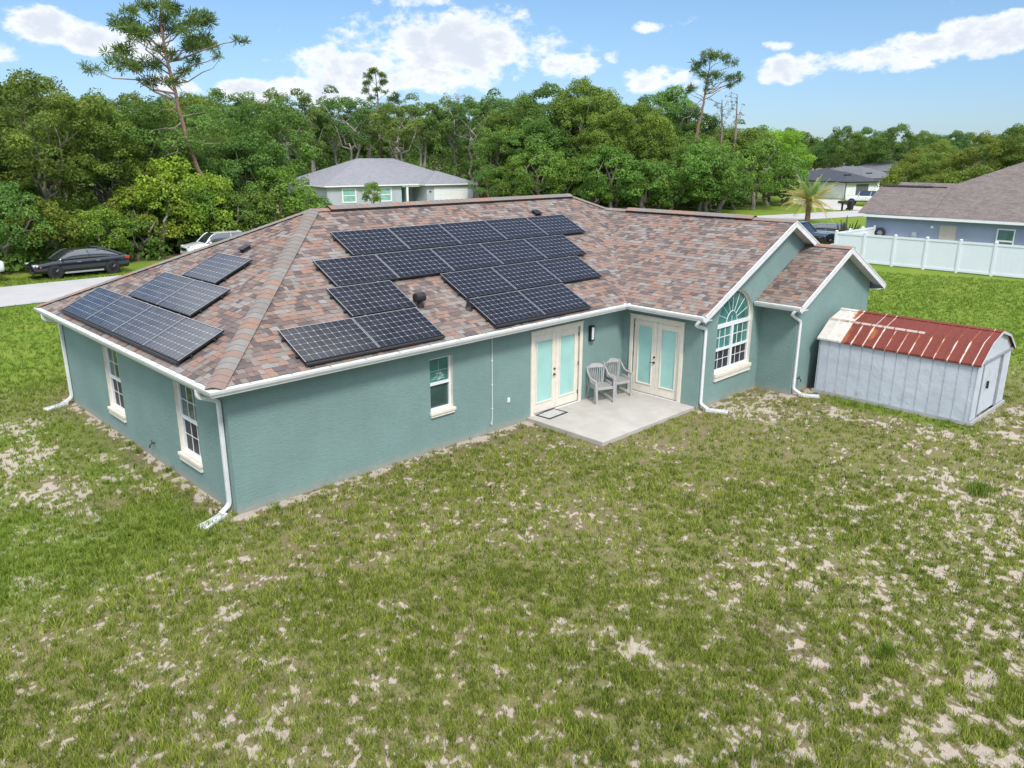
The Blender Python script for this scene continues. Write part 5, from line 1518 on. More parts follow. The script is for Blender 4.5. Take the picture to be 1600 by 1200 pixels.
    for s in (-1, 1):
        def pil(pts, rad, n):
            q_ = MB(); q_.tube(pts, rad, n); q_.build('pillar', pm, o)
        p = lambda x, z_, w_: Vector((x, s*w_, z_))
        if not boxy:
            def edge_pt(x): q = gsec(x, 1.0); return Vector((x, s*(q[2][0]*.6+q[3][0]*.4), q[2][1]*.4+q[3][1]*.6))
            pil([edge_pt(x) for x in np.linspace(gx[0]+.02, gx[1], 7)], .034, 5)
            pil([edge_pt(x) for x in np.linspace(gx[3]-.0, gx[2], 7)], [.10, .10, .09, .08, .07, .06, .05], 6)
        else: pil([p(gx[0]+.02, belt-.02, wt*.99), p(gx[1]+.02, zr_-.05, wr)], [.04, .035], 5)
        if boxy: pil([p(gx[3]-.02, belt-.02, wt*.96), p(gx[2]-.03, zr_-.06, wr*.97)], [.12 if not boxy else .06, .05], 5)
        for fr in ((.52,) if not bed else (.5,)):
            xb, xt = gx[0]+(gx[3]-gx[0])*fr+.05, gx[1]+(gx[2]-gx[1])*fr
            pil([p(xb, belt-.02, wt*.985), p(xt, zr_-.05, wr*.99)], .035, 4)
        if not bed:
            xb, xt = gx[0]+(gx[3]-gx[0])*.84, gx[1]+(gx[2]-gx[1])*.93
            pil([p(xb, belt-.02, wt*.975), p(xt, zr_-.05, wr*.98)], .025, 4)
        for xw in wb:
            mb = MB(); mb.lathe([(r*1.16, -.02), (r*1.16, .012)], (xw, s*(hw*.985), r+.01), 'Y', 24); mb.build('wheel_arch', M['dark'], o)
            wheel_at(o, xw, s*(hw-.09), r, .22, rimm or M['rim'], s)
        mb = MB(); xh = F-.16; mb.box(xh-.22, xh+.10, s*(hw*.58), s*(hw*.86), hood-.19, hood-.07); mb.build('headlight', P_LAMP, o, bevel=.03)
        mb = MB(); mb.box(F-.42, F-.36, s*(hw*.93), s*(hw*.975), hood-.24, hood-.19); mb.build('side_marker', P_AMB, o)
        mb = MB(); mb.box(B-.01, B+.26, s*(hw*.66), s*(hw*.965), trunk-.25, trunk-.09); mb.build('tail_light', P_RED, o, bevel=.03)
        mb = MB(); mb.box(gx[0]-.30, gx[0]-.16, s*(hw*.95), s*(hw+.16), belt+.01, belt+.12); mb.build('mirror', pm, o, bevel=.03)
        for xd in (gx[0]-1.12, gx[0]-2.08):
            if xd > gx[3]+.1:
                mb = MB(); mb.box(xd, xd+.2, s*(hw*.975), s*(hw+.025), belt-.14, belt-.105); mb.build('door_handle', M['chrome'], o, bevel=.008)
        mb = MB(); mb.box(wb[1]+r+.12, wb[0]-r-.12, s*(hw*.93), s*(hw*.99), sill-.02, sill+.07); mb.build('side_skirt', mat('skirt_grey', (.3, .31, .33), .35) if pm is P_BLACK and not bed else M['blackplastic'], o, bevel=.015)
    mb = MB(); mb.box(F-.03, F+.015, -hw*.5, hw*.5, hood-.36, hood-.2)
    for k in range(4): mb.box(F+.015, F+.03, -hw*.5, hw*.5, hood-.355+k*.042, hood-.34+k*.042)
    mb.build('grille', M['blackplastic'], o)
    mb = MB(); mb.box(F-.12, F+.02, -hw*.78, hw*.78, sill+.0, sill+.2); mb.build('bumper', M['blackplastic'] if boxy or bed else pm, o, bevel=.04)
    if bed:
        mb = MB(); x0, x1 = B+.12, gx[3]-.22
        mb.box(x0, x1, -hw*.78, hw*.78, trunk-.1, trunk+.035); mb.build('truck_bed', M['dark'], o)
    if spare:
        mb = MB(); mb.lathe([(.1, -.22), (.36, -.2), (.39, -.1), (.36, 0), (.1, 0)], (B, 0, .95), 'X', 20); mb.build('spare_wheel', M['rubber'], o)
    return o
car('parked_car', (7.62, 34.75, .0), R(180), 'glossy black sedan parked on the grass beyond the road', 'car', P_BLACK, L=4.95, W=1.88, rimm=M['blackrim'], belt=.93, hood=.86, trunk=1.02, roofz=1.41, gl=(1.2, .30, -.9, -2.05))
car('parked_car', (16.9, 37.2, .0), R(176), 'white hatchback with black windscreen, mostly hidden behind the left roof edge', 'car', P_WHITE, L=4.6, W=1.85, belt=.93, hood=.88, trunk=1.05, roofz=1.5, gl=(1.15, .45, -1.5, -2.15))
car('parked_car', (1.25, 35.4, .0), R(3), 'white pickup cut off by the left picture edge, nose beside the black sedan', 'car', P_WHITE, L=5.6, W=1.98, belt=1.12, hood=1.1, trunk=1.2, roofz=1.85, sill=.4, r=.4, wb=(1.8, -1.8), gl=(1.2, .6, -.6, -.95), bed=True, boxy=True)
car('pickup_truck', (48.6, 13.5, .0), R(-84), 'black pickup truck seen over the gable, beside the white fence', 'truck', P_BLACK, L=5.8, W=2.02, belt=1.2, hood=1.20, trunk=1.3, roofz=1.92, sill=.45, r=.4, wb=(1.85, -1.85), gl=(1.65, .95, -.6, -1.0), bed=True, boxy=True)
car('parked_car', (54.4, 12.75, .0), R(-80), 'grey-green car parked behind the black pickup', 'car', P_TEAL, L=4.6, W=1.82, belt=.92, hood=.85, trunk=.98, roofz=1.38, gl=(1.0, .3, -1.1, -1.95))
car('offroad_car', (101.3, 29.6, .0), R(107), 'white boxy off-road car with black roof on the far driveway', 'car', P_WHITE, L=4.5, W=1.85, belt=1.22, hood=1.2, trunk=1.25, roofz=1.84, sill=.5, r=.41, wb=(1.4, -1.5), gl=(.75, .5, -2.1, -2.2), boxy=True, roof_dark=True, spare=True)
pk = [o for o in bpy.data.objects if o.name == 'pickup_truck'][0]
mb = MB(); mb.box(2.92, 2.94, -.16, .16, .74, .90); mb.build('licence_plate', mat('pale_plate', (.6, .55, .5), .5), pk)
mb = MB(); mb.box(2.915, 2.96, -.62, .62, .80, 1.06)
for k in range(3): mb.box(2.96, 2.975, -.6, .6, .82+k*.085, .845+k*.085)
mb.build('chrome_grille', mat('dark_chrome', (.12, .12, .13), .25, .1, 6, metal=.9), pk)

tb = tag(empty('rubbish_bin', (90.8, 26.9, 0), R(-16)), 'black wheeled rubbish bin at the edge of the far driveway', 'bin')
mb = MB(); mb.prism([(-.24, -.26, .08), (.24, -.26, .08), (.24, .26, .08), (-.24, .26, .08)], (0, 0, .02)); b = MB()
b.v += [(-.23, -.25, .06), (.23, -.25, .06), (.23, .25, .06), (-.23, .25, .06), (-.29, -.33, 1.0), (.29, -.33, 1.0), (.29, .36, 1.0), (-.29, .36, 1.0)]
for q in ((0, 3, 2, 1), (4, 5, 6, 7), (0, 1, 5, 4), (1, 2, 6, 5), (2, 3, 7, 6), (3, 0, 4, 7)): b.f.append(q); b.m.append(0)
b.build('bin_body', M['blackplastic'], tb, bevel=.02); mb = MB(); mb.box(-.31, .31, -.35, .42, 1.0, 1.07); mb.build('lid', M['blackplastic'], tb, bevel=.02)
for s in (-1, 1):
    mb = MB(); mb.lathe([(.13, -.03), (.13, .03)], (s*.26, .28, .13), 'X', 14); mb.build('wheel', M['rubber'], tb)
mbx = tag(empty('mailbox', (89.2, 27.2, 0), R(-16)), 'low dark mailbox on a thick post beside the rubbish bin', 'mailbox')
mb = MB(); mb.box(-.08, .08, -.08, .08, -.05, .9); mb.build('post', M['blackplastic'], mbx)
mb = MB(); mb.prism([(-.22, -.6, .82), (.22, -.6, .82), (.22, -.6, 1.0), (.13, -.6, 1.13), (-.13, -.6, 1.13), (-.22, -.6, 1.0)], (0, 1.15, 0)); mb.build('box', M['blackplastic'], mbx)

# ------------------------------------------------------------------ trees and plants
def unit(v): return v/np.maximum(np.linalg.norm(v, axis=-1, keepdims=True), 1e-9)
def leaf_cards(rng, P_, Nrm, ln, wd_, jit=.75):
    """diamond leaf sprays at P_, roughly facing Nrm"""
    n = len(P_)
    nn_ = unit(Nrm+rng.normal(0, jit, (n, 3)))
    t_ = unit(np.cross(nn_, rng.normal(0, 1, (n, 3)))); b_ = np.cross(nn_, t_)
    L_ = (ln*rng.uniform(.6, 1.35, n))[:, None]; W_ = (wd_*rng.uniform(.6, 1.3, n))[:, None]
    a = P_-t_*L_*.5; c = P_+t_*L_*.5; b = P_+b_*W_*.5+nn_*W_*.12; d = P_-b_*W_*.5+nn_*W_*.12
    V = np.stack([a, b, c, d], 1).reshape(-1, 3)
    return V, np.arange(4*n).reshape(n, 4)
def clump_leaves(rng, cen, rad, per, ln, wd_, flat=1.0, low=-.45, tint=None):
    Vs, Fs, Ts = [], [], []; base = 0
    for i in range(len(cen)):
        n = max(12, int(per*(rad[i]**1.6)))
        d = unit(rng.normal(0, 1, (n*2, 3))); d = d[d[:, 2] > low][:n]
        # knobbly surface
        k = unit(rng.normal(0, 1, (7, 3))); lum = (np.clip(d @ k.T, 0, 1)**6).max(1)
        r_ = rad[i]*(.58+.42*lum)*rng.uniform(.72, 1.06, len(d))
        off = d*r_[:, None]; off[:, 2] *= flat
        V, F = leaf_cards(rng, cen[i]+off, d*np.array([1, 1, 1/flat])+np.array([0, 0, .35]), ln, wd_)
        Vs.append(V); Fs.append(F+base); base += len(V)
        tv = (rng.uniform(.15, .85) if tint is None else tint[i])
        Ts.append(np.clip(tv+rng.normal(0, .16, len(d)), 0, 1))
    return np.concatenate(Vs), np.concatenate(Fs), np.concatenate(Ts)

def limb(mb, rng, p0, p1, r0, r1, wig=.12, seg=4, n=6):
    p0, p1 = np.array(p0, float), np.array(p1, float); L = np.linalg.norm(p1-p0)
    pts = []
    for i in range(seg+1):
        s = i/seg; q = p0*(1-s)+p1*s
        if 0 < i < seg: q = q+rng.normal(0, wig*L*.3, 3)
        pts.append(q)
    rad = [r0+(r1-r0)*i/seg for i in range(seg+1)]
    mb.tube(pts, rad, n)
    return pts

def broad_tree(seed, H, Rr, base, nclump, crad, per=250, ln=.20, wd_=.135, bark='bark', multi=1, open_=.0, limbs=6):
    """template broad-leaved tree: returns (trunk mesh, crown mesh)"""
    rng = np.random.RandomState(seed)
    mb = MB(); tips = []
    cz = (H+base)/2; hz = (H-base)/2
    for t_ in range(multi):
        a0 = rng.uniform(0, 6.28); off = np.array([math.cos(a0), math.sin(a0), 0])*(.35*t_)
        fork = np.array([rng.normal(0, .35), rng.normal(0, .35), base+hz*.25])+off*2.2
        limb(mb, rng, off+np.array([0, 0, -.15]), fork, .19+H*.006, .13, .1, 5, 8)
        for k in range(max(3, limbs//multi)):
            a = 6.28*(k+rng.rand()*.6)/max(3, limbs//multi); rr = Rr*rng.uniform(.45, .85)
            tip = np.array([math.cos(a)*rr, math.sin(a)*rr, base+hz*rng.uniform(.7, 1.75)])+off
            q = limb(mb, rng, fork, tip, .10, .03, .22, 5, 6)
            tips.append(tip)
            for _ in range(2):
                s = q[rng.randint(2, 5)]; e = s+rng.normal(0, .28, 3)*Rr*.9+np.array([0, 0, .35])
                limb(mb, rng, s, e, .045, .015, .2, 3, 5)
    tr = mb
    # lopsided, lobed crown
    lobes = unit(rng.normal(0, 1, (9, 3))); amp = rng.uniform(-.22, .26, 9)
    cen, rad, tin = [], [], []
    while len(cen) < nclump:
        d = unit(rng.normal(0, 1, 3)); 
        if d[2] < -.75: continue
        k = 1+float((amp*np.clip(lobes @ d, 0, 1)**2).sum())
        r_ = rng.uniform(.45, .98)**.6*k
        c = np.array([d[0]*Rr*r_, d[1]*Rr*r_, cz+d[2]*hz*r_*.92])
        if rng.rand() < open_ and r_ < .8: continue
        cr = crad*rng.uniform(.6, 1.25)
        cen.append(c); rad.append(cr)
        tin.append(np.clip(.42+rng.normal(0, .2)+.10*(c[0]/Rr), 0, 1))
    V, F, T = clump_leaves(rng, np.array(cen), np.array(rad), per, ln, wd_, .8, tint=tin)
    bm_o = tr.build('trunk', M[bark]); tme = bm_o.data; bpy.data.objects.remove(bm_o)
    cme = np_mesh('crown', V, F, M['leaf'], {'tint': T})
    return tme, cme

TPL = {}
TPL['oak'] = [broad_tree(s, H, r_, b, n, c) for s, H, r_, b, n, c in ((1, 11.0, 3.9, 2.2, 74, 1.15), (2, 12.2, 3.6, 3.0, 72, 1.1), (3, 10.2, 4.4, 2.0, 80, 1.2), (4, 12.6, 4.0, 2.6, 84, 1.15), (5, 9.2, 3.5, 1.6, 64, 1.05))]
TPL['tall'] = [broad_tree(s, H, r_, b, n, c, bark='palebark', multi=2, open_=.5, limbs=8) for s, H, r_, b, n, c in ((11, 13.2, 3.9, 5.8, 46, 1.05), (12, 12.4, 4.2, 5.2, 48, 1.1), (13, 13.8, 3.6, 6.4, 44, 1.0))]
TPL['bush'] = [broad_tree(s, H, r_, b, n, c, per=270, ln=.17, wd_=.115, limbs=4) for s, H, r_, b, n, c in ((21, 3.4, 1.9, .35, 34, .72), (22, 4.6, 2.1, .5, 40, .8), (23, 2.5, 1.6, .2, 28, .62), (24, 5.6, 2.3, .8, 46, .85))]
def plant(kind, i, x, y, rot, sc, col, label, cat, group=None, name=None, sz=None, z=0):
    tme, cme = TPL[kind][i % len(TPL[kind])]
    o = empty(name or {'oak': 'broadleaf_tree', 'tall': 'oak_tree', 'bush': 'bush'}[kind], (x, y, z), rot)
    o.scale = (sc, sc, sz or sc)
    tr = link('trunk', tme, o); cr = link('crown', cme, o); cr.color = (*col, 1)
    return tag(o, label, cat, group)
prng = random.Random(5)
def tintcol(base=(1, 1, 1), v=.28):
    b = prng.uniform(1-v, 1+v*.9); y = prng.uniform(-.14, .2)
    return (base[0]*b*(1+y), base[1]*b, base[2]*b*(1-y*.7))
def scatter(n, inside, gap, tries=6000):
    pts = []
    for _ in range(tries):
        if len(pts) >= n: break
        q = inside()
        if q and all((q[0]-a)**2+(q[1]-b)**2 > gap*gap for a, b in pts): pts.append(q)
    return pts
def polar(x, y): return math.degrees(math.atan2(x-CAM.x, y-CAM.y)), math.hypot(x-CAM.x, y-CAM.y)
NUM = ['first', 'second', 'third', 'fourth', 'fifth', 'sixth', 'seventh', 'eighth', 'ninth', 'tenth', 'eleventh', 'twelfth', 'thirteenth', 'fourteenth', 'fifteenth', 'sixteenth', 'seventeenth', 'eighteenth', 'nineteenth', 'twentieth']

# the wood behind the black sedan: an undergrowth edge, a front row, and rows behind
edge = [(-8.5, 38.6), (-5.2, 38.2), (-2.3, 38.8), (.4, 38.3), (3.0, 38.9), (5.3, 38.4), (7.6, 38.9), (9.9, 38.2), (12.1, 39.0), (14.0, 40.0), (16.4, 40.6), (19.0, 39.6), (21.3, 39.4), (23.6, 40.2), (25.6, 41.0)]
kk = ['olive green', 'bright green', 'dark green']
kc = [(1.15, 1.08, .75), (1.1, 1.25, .8), (.82, .95, .8)]
for i, (x, y) in enumerate(edge):
    c = i % 3
    plant('bush', [1, 3, 0, 1, 2, 3, 1, 0, 2, 1, 3, 1, 0, 3, 1][i], x, y, prng.uniform(0, 6.28), prng.uniform(.85, 1.15), tintcol(kc[c], .12),
          f'{kk[c]} bush at the edge of the left wood, {NUM[i]} from the left', 'bush', 'bushes along the edge of the left wood')
FROWSC = 1
frow = [(-10, 43), (-6.2, 42.2), (-2.2, 43.4), (1.6, 42.4), (5.2, 43.6), (8.6, 42.6), (12.2, 44), (15.0, 44.4), (18.6, 46.0), (22.8, 43.6), (25.2, 45.6)]
for i, (x, y) in enumerate(frow):
    plant('oak', i*2+1, x, y, prng.uniform(0, 6.28), prng.uniform(.74, .92), tintcol((1.0, 1.08, .9), .2), f'broad-leaved tree in the front row of the left wood, {NUM[i]} from the left', 'tree', 'front trees of the left wood')
plant('bush', 3, 15.9, 40.9, 1.0, 1.12, (1.9, 1.75, .8), 'yellow-green tree in front of the leaning pine trunk', 'tree')
plant('bush', 1, 17.6, 40.2, 2.2, 1.15, (1.75, 1.65, .75), 'smaller yellow-green tree at the foot of the leaning pine trunk', 'tree')
def in_left():
    x, y = prng.uniform(-16, 44), prng.uniform(47, 84)
    a, d = polar(x, y)
    if a > 27.3-3.3*57.3/d*.0-110/d*1.2 or a < -6: return None
    return x, y
for i, (x, y) in enumerate(scatter(48, in_left, 4.4)):
    a, d = polar(x, y)
    plant('oak', prng.randint(0, 4), x, y, prng.uniform(0, 6.28), prng.uniform(.80, .98), tintcol((1, 1.02, .9), .25),
          'broad-leaved tree crowded behind the front row of the left wood', 'tree', 'trees deep in the left wood')
# oaks with pale limbs behind the grey house
def in_mid():
    a, d = prng.uniform(21, 44.5), prng.uniform(115, 124)
    return CAM.x+d*math.sin(R(a)), CAM.y+d*math.cos(R(a))
mids = sorted(scatter(20, in_mid, 3.6), key=lambda q: polar(*q)[0])
for i, (x, y) in enumerate(mids):
    plant('tall', i, x, y, prng.uniform(0, 6.28), prng.uniform(.98, 1.14), tintcol((.92, .98, 1.05), .14), f'oak with pale bare limbs behind the grey house, {NUM[i]} from the left', 'tree', 'oaks behind the grey house')
def in_mid2():
    a, d = prng.uniform(20, 46), prng.uniform(140, 165)
    return CAM.x+d*math.sin(R(a)), CAM.y+d*math.cos(R(a))
for x, y in scatter(26, in_mid2, 5):
    plant('oak', prng.randint(0, 4), x, y, prng.uniform(0, 6.28), prng.uniform(1.05, 1.3), tintcol((.9, 1.0, .95), .22), 'tree standing behind the pale-limbed oaks', 'tree', 'trees behind the pale-limbed oaks')
# the dense mass to the right of the grey house
FR = [(43.6, 101), (46, 99), (48.5, 97), (51, 95), (53.5, 94), (56, 94), (58, 95), (60, 101), (62, 110), (63.6, 118)]
for i, (a, d) in enumerate(FR):
    for j in (0, 1):
        aa = a+1.15*j; x, y = CAM.x+d*math.sin(R(aa)), CAM.y+d*math.cos(R(aa))
        k = 2*i+j
        if k > 18: break
        plant('bush', k, x+prng.uniform(-1, 1), y+prng.uniform(-1, 1), prng.uniform(0, 6.28), prng.uniform(1.25, 1.6), tintcol((1.0, 1.12, .8), .2), f'bush under the dense trees beyond the main roof ridge, {NUM[k]} from the left', 'bush', 'bushes under the dense trees right of the grey house')
def in_r(d0, d1):
    def f():
        a = prng.uniform(43.8, 61.5); fa, fd = zip(*FR); d = float(np.interp(a, fa, fd))+prng.uniform(d0, d1)
        return CAM.x+d*math.sin(R(a)), CAM.y+d*math.cos(R(a))
    return f
rf = sorted(scatter(13, in_r(3.5, 7), 3.6), key=lambda q: polar(*q)[0])
for i, (x, y) in enumerate(rf):
    a, d = polar(x, y)
    plant('oak', [2, 0, 4, 3, 1][i % 5], x, y, prng.uniform(0, 6.28), (1.0 if a < 56 else .82)*prng.uniform(.86, 1.05), tintcol((1.0, 1.1, .85), .16) if a > 50 else tintcol((.88, 1.05, .9), .14), f'dense round-crowned tree beyond the main roof ridge, {NUM[i]} from the left', 'tree', 'dense trees right of the grey house')
for x, y in scatter(30, in_r(9, 34), 4.6):
    a, d = polar(x, y)
    plant('oak', prng.randint(0, 4), x, y, prng.uniform(0, 6.28), (1.15 if a < 55.5 else .92)*prng.uniform(.9, 1.15), tintcol((.95, 1.05, .9), .24), 'tree behind the dense round-crowned trees', 'tree', 'trees behind the dense round-crowned trees')
x, y = CAM.x+118*math.sin(R(62.3)), CAM.y+118*math.cos(R(62.3))
plant('oak', 2, x, y, 1.0, .98, (1.55, 1.8, .75), 'vivid light green tree left of the far white houses', 'tree')
for k, (a, d, i, c, lb) in enumerate([(60.5, 112, 1, (1.1, 1.0, .9), 'sparse olive tree left of the vivid light green tree')]):
    plant('tall', i, CAM.x+d*math.sin(R(a)), CAM.y+d*math.cos(R(a)), .4, .8, c, lb, 'tree')
# behind the far white houses and the lavender house
def in_far():
    a, d = prng.uniform(60.5, 80), prng.uniform(166, 200)
    return CAM.x+d*math.sin(R(a)), CAM.y+d*math.cos(R(a))
for x, y in scatter(36, in_far, 5):
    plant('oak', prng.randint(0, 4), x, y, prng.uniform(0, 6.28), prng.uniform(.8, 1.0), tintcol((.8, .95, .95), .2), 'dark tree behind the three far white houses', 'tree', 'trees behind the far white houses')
lavt = [(71.2, 124, .70), (72.4, 118, .82), (72.0, 130, .8), (73.4, 114, .92), (75.0, 113, .98), (76.8, 112, .96), (78.6, 111, .92), (80.5, 110, .9)]
for i, (a, d, sc) in enumerate(lavt):
    plant('oak', i+1, CAM.x+d*math.sin(R(a)), CAM.y+d*math.cos(R(a)), prng.uniform(0, 6.28), sc*.84, tintcol((1.15, 1.05, .8), .12), f'yellowish green tree behind the lavender house, {NUM[i]} from the left', 'tree', 'trees behind the lavender house')
    plant('bush', i+1, CAM.x+(d-6)*math.sin(R(a-.8)), CAM.y+(d-6)*math.cos(R(a-.8)), prng.uniform(0, 6.28), 1.2, tintcol((1.2, 1.1, .8), .12), f'low bush behind the lavender house roof, {NUM[i]} from the left', 'bush', 'bushes behind the lavender house')
# undergrowth that fills the woods, nobody could count it
rng = np.random.RandomState(71)
def ug(n, f):
    out = []
    while len(out) < n:
        q = f()
        if q: out.append(q)
    return out
def ug_left():
    x, y = rng.uniform(-22, 42), rng.uniform(40, 88)
    a, d = polar(x, y)
    return (x, y) if a < 29.5-110/d*1.2 else None
def ug_pol(a0, a1, d0, d1): return lambda: (lambda a, d: (CAM.x+d*math.sin(a), CAM.y+d*math.cos(a)))(R(rng.uniform(a0, a1)), rng.uniform(d0, d1))
P2 = ug(980, ug_left)+ug(260, lambda: (lambda x, y: (x, y) if polar(x, y)[0] < 29.5-90/polar(x, y)[1]*1.2 else None)(rng.uniform(-12, 27), rng.uniform(40, 43.5)))+ug(150, lambda: (lambda x, y: (x, y) if polar(x, y)[0] < 29.5-60/polar(x, y)[1]*1.2 and not (13.5 < x < 20.5 and y < 39.3) else None)(rng.uniform(-12, 25), rng.uniform(37.3, 39.8)))+ug(640, ug_pol(20, 46, 116, 150))+ug(380, ug_pol(43.6, 60.5, 99, 125))+ug(160, ug_pol(58, 80, 166, 200))+ug(110, ug_pol(71.5, 82, 112, 135))
cen = np.array([(x, y, (rng.uniform(.5, 5.0) if polar(x, y)[0] < 46 and polar(x, y)[1] > 112 else rng.uniform(.3, 2.2)) if y > 40 or x > 30 else rng.uniform(.1, .9)) for x, y in P2])
urad = np.array([rng.uniform(.9, 1.7) if y > 40 or x > 30 else rng.uniform(.55, 1.0) for x, y in P2])
V, F, T = clump_leaves(rng, cen, urad, 62, .30, .21, .9, -.8)
ugo = link('undergrowth', np_mesh('undergrowth', V, F, M['leaf'], {'tint': T})); ugo.color = (.85, .98, .8, 1)
tag(ugo, kind='stuff')
# far woods to the horizon, one mass
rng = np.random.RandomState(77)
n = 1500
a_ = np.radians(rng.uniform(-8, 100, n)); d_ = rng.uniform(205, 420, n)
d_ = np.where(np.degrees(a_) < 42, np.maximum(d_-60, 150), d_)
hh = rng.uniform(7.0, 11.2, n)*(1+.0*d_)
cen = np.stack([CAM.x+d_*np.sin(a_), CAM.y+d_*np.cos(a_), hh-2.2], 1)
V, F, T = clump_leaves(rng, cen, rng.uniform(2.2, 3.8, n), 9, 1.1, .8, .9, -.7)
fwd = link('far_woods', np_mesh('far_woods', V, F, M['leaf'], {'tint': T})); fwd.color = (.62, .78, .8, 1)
tag(fwd, kind='stuff')

# pines: long bare trunk, limbs, flat pads of needles
def pine(name, label, trunk, clumps, r0, limbs_bare=(), nl=.34, per=150, seed=0, tuft=True):
    rng = np.random.RandomState(seed)
    base = Vector(trunk[0]); o = tag(empty(name, base), label, 'tree')
    tp = [np.array(q, float)-np.array(base) for q in trunk]
    mb = MB(); n = len(tp)
    fine = []
    for i in range(n-1):
        for k in range(4): fine.append(tp[i]*(1-k/4)+tp[i+1]*k/4+rng.normal(0, .03, 3)*(i > 0 or k > 0))
    fine.append(tp[-1]); m_ = len(fine)
    mb.tube(fine, [r0*(1-.86*i/(m_-1)) for i in range(m_)], 9)
    mb.build('trunk', M['pinebark'], o, smooth=True)
    cen, rad = [], []
    lm = MB()
    for (x, y, z, r_) in clumps:
        c = np.array((x, y, z))-np.array(base)
        zs = [q[2] for q in fine]; zi = max(0.2, c[2]-.9-.25*rng.rand()); ax = np.interp(zi, zs, [q[0] for q in fine]); ay = np.interp(zi, zs, [q[1] for q in fine])
        hd = math.hypot(c[0]-ax, c[1]-ay)
        if name == 'pine_tree': c = c+np.array([rng.normal(0, .25)*hd*.3, rng.normal(0, .75)*(.5+hd*.45), 0])
        s = np.array([ax, ay, zi-.15*hd])
        limb(lm, rng, s, c, .03+.012*hd, .014, .14, 4, 5)
        # several small tufts make one pad
        k = max(4, int(6*r_*r_)+3)
        for _ in range(k):
            q = c+rng.normal(0, .42, 3)*r_*np.array([1, 1, .42]); cen.append(q); rad.append(r_*rng.uniform(.32, .5))
            if rng.rand() < .5: limb(lm, rng, c, q, .012, .006, .1, 2, 4)
    lm.build('branches', M['pinebark'], o)
    if limbs_bare:
        bb = MB()
        for q0, q1, r_ in limbs_bare: limb(bb, rng, np.array(q0)-np.array(base), np.array(q1)-np.array(base), r_, r_*.3, .2, 4, 5)
        bb.build('dead_branches', M['deadwood'], o)
    Vs, Fs, Ts = [], [], []; b0 = 0
    for c, r_ in zip(cen, rad):
        m2 = max(16, int(per*r_))
        d = unit(rng.normal(0, 1, (m2, 3))+np.array([0, 0, .35]))
        P0 = c+d*r_*rng.uniform(.1, .55, (m2, 1))*np.array([1, 1, .7]); P1 = P0+d*nl*rng.uniform(.6, 1.2, (m2, 1))
        sd_ = unit(np.cross(d, rng.normal(0, 1, (m2, 3))))*nl*.11
        V = np.stack([P0-sd_*.5, P0+sd_*.5, P1+sd_*.6, P1-sd_*.6], 1).reshape(-1, 3)
        Vs.append(V); Fs.append(np.arange(len(V)).reshape(-1, 4)+b0); b0 += len(V); Ts.append(np.clip(.5+rng.normal(0, .25)+rng.normal(0, .15, m2), 0, 1))
    cr = link('crown', np_mesh('crown', np.concatenate(Vs), np.concatenate(Fs), M['needle'], {'tint': np.concatenate(Ts)}), o)
    return o
LP = [(17.73, 46.0, 16.1, 1.16), (19.96, 46.0, 16.44, 1.07), (16.39, 46.0, 15.55, .94), (16.68, 46.0, 14.58, 1.04), (15.27, 46.0, 14.84, 1.04), (15.33, 46.0, 13.78, 1.14), (16.1, 46.0, 13.32, 1.14), (15.8, 46.0, 14.22, .73), (21.49, 46.0, 15.69, 1.18), (20.5, 46.0, 15.17, 1.07), (22.55, 46.0, 14.43, 1.3), (21.33, 46.0, 14.19, 1.18), (20.35, 46.0, 13.81, 1.07), (23.53, 46.0, 14.39, .54), (19.88, 46.0, 13.77, .74), (18.65, 46.0, 14.78, 1.06), (19.3, 46.0, 14.64, .95), (17.48, 46.0, 12.41, 1.15), (18.45, 46.0, 13.11, .84), (16.37, 46.0, 12.12, .93), (14.71, 46.0, 12.21, 1.03), (14.07, 46.0, 11.96, .72), (18.68, 46.0, 11.31, .95), (17.57, 46.0, 11.37, .94), (19.46, 46.0, 12.13, .63), (20.7, 46.0, 12.86, .75), (22.68, 46.0, 13.31, .43), (18.5, 46.0, 15.38, .85), (18.78, 46.0, 17.63, 1.17), (17.64, 46.0, 17.08, .95), (20.1, 46.0, 17.6, .86), (19.21, 46.0, 18.68, .86)]
NEAR = .925
def near_pt(q): return (CAM.x+(q[0]-CAM.x)*NEAR, CAM.y+(q[1]-CAM.y)*NEAR, CAM.z+(q[2]-CAM.z)*NEAR if q[2] > 0 else -.1)+tuple(v*NEAR for v in q[3:])
pine('pine_tree', 'tall leaning pine with layered crown rising above the left wood', [near_pt(q) for q in ((21.6, 45.6, -.1), (21.14, 46, 1.24), (20.1, 46, 4.6), (19.15, 46, 7.55), (18.63, 46, 11.65), (18.23, 46, 14.94), (18.6, 46, 17.2), (19.1, 46, 18.9))], [near_pt(q) for q in LP], .2,
     [(near_pt(a_), near_pt(b_), c_) for a_, b_, c_ in (((19.2, 46, 7.6), (17.1, 45.2, 6.6), .05), ((19.3, 46, 7.1), (17.0, 45.4, 6.2), .05), ((19.0, 46, 8.6), (16.8, 46, 8.0), .05), ((19.2, 46, 7.4), (21.6, 45.6, 7.2), .045), ((18.8, 46, 9.8), (16.9, 45.6, 9.0), .04), ((18.7, 46, 11.2), (22.4, 46, 13.2), .05), ((19.0, 46, 9.0), (20.6, 45.5, 9.4), .04))], seed=4, per=115, nl=.36)
FAR = 1.11
def far_pt(q): return (CAM.x+(q[0]-CAM.x)*FAR, CAM.y+(q[1]-CAM.y)*FAR, max(-.1, CAM.z+(q[2]-CAM.z)*FAR) if q[2] > 0 else -.1)+tuple(q[3:])
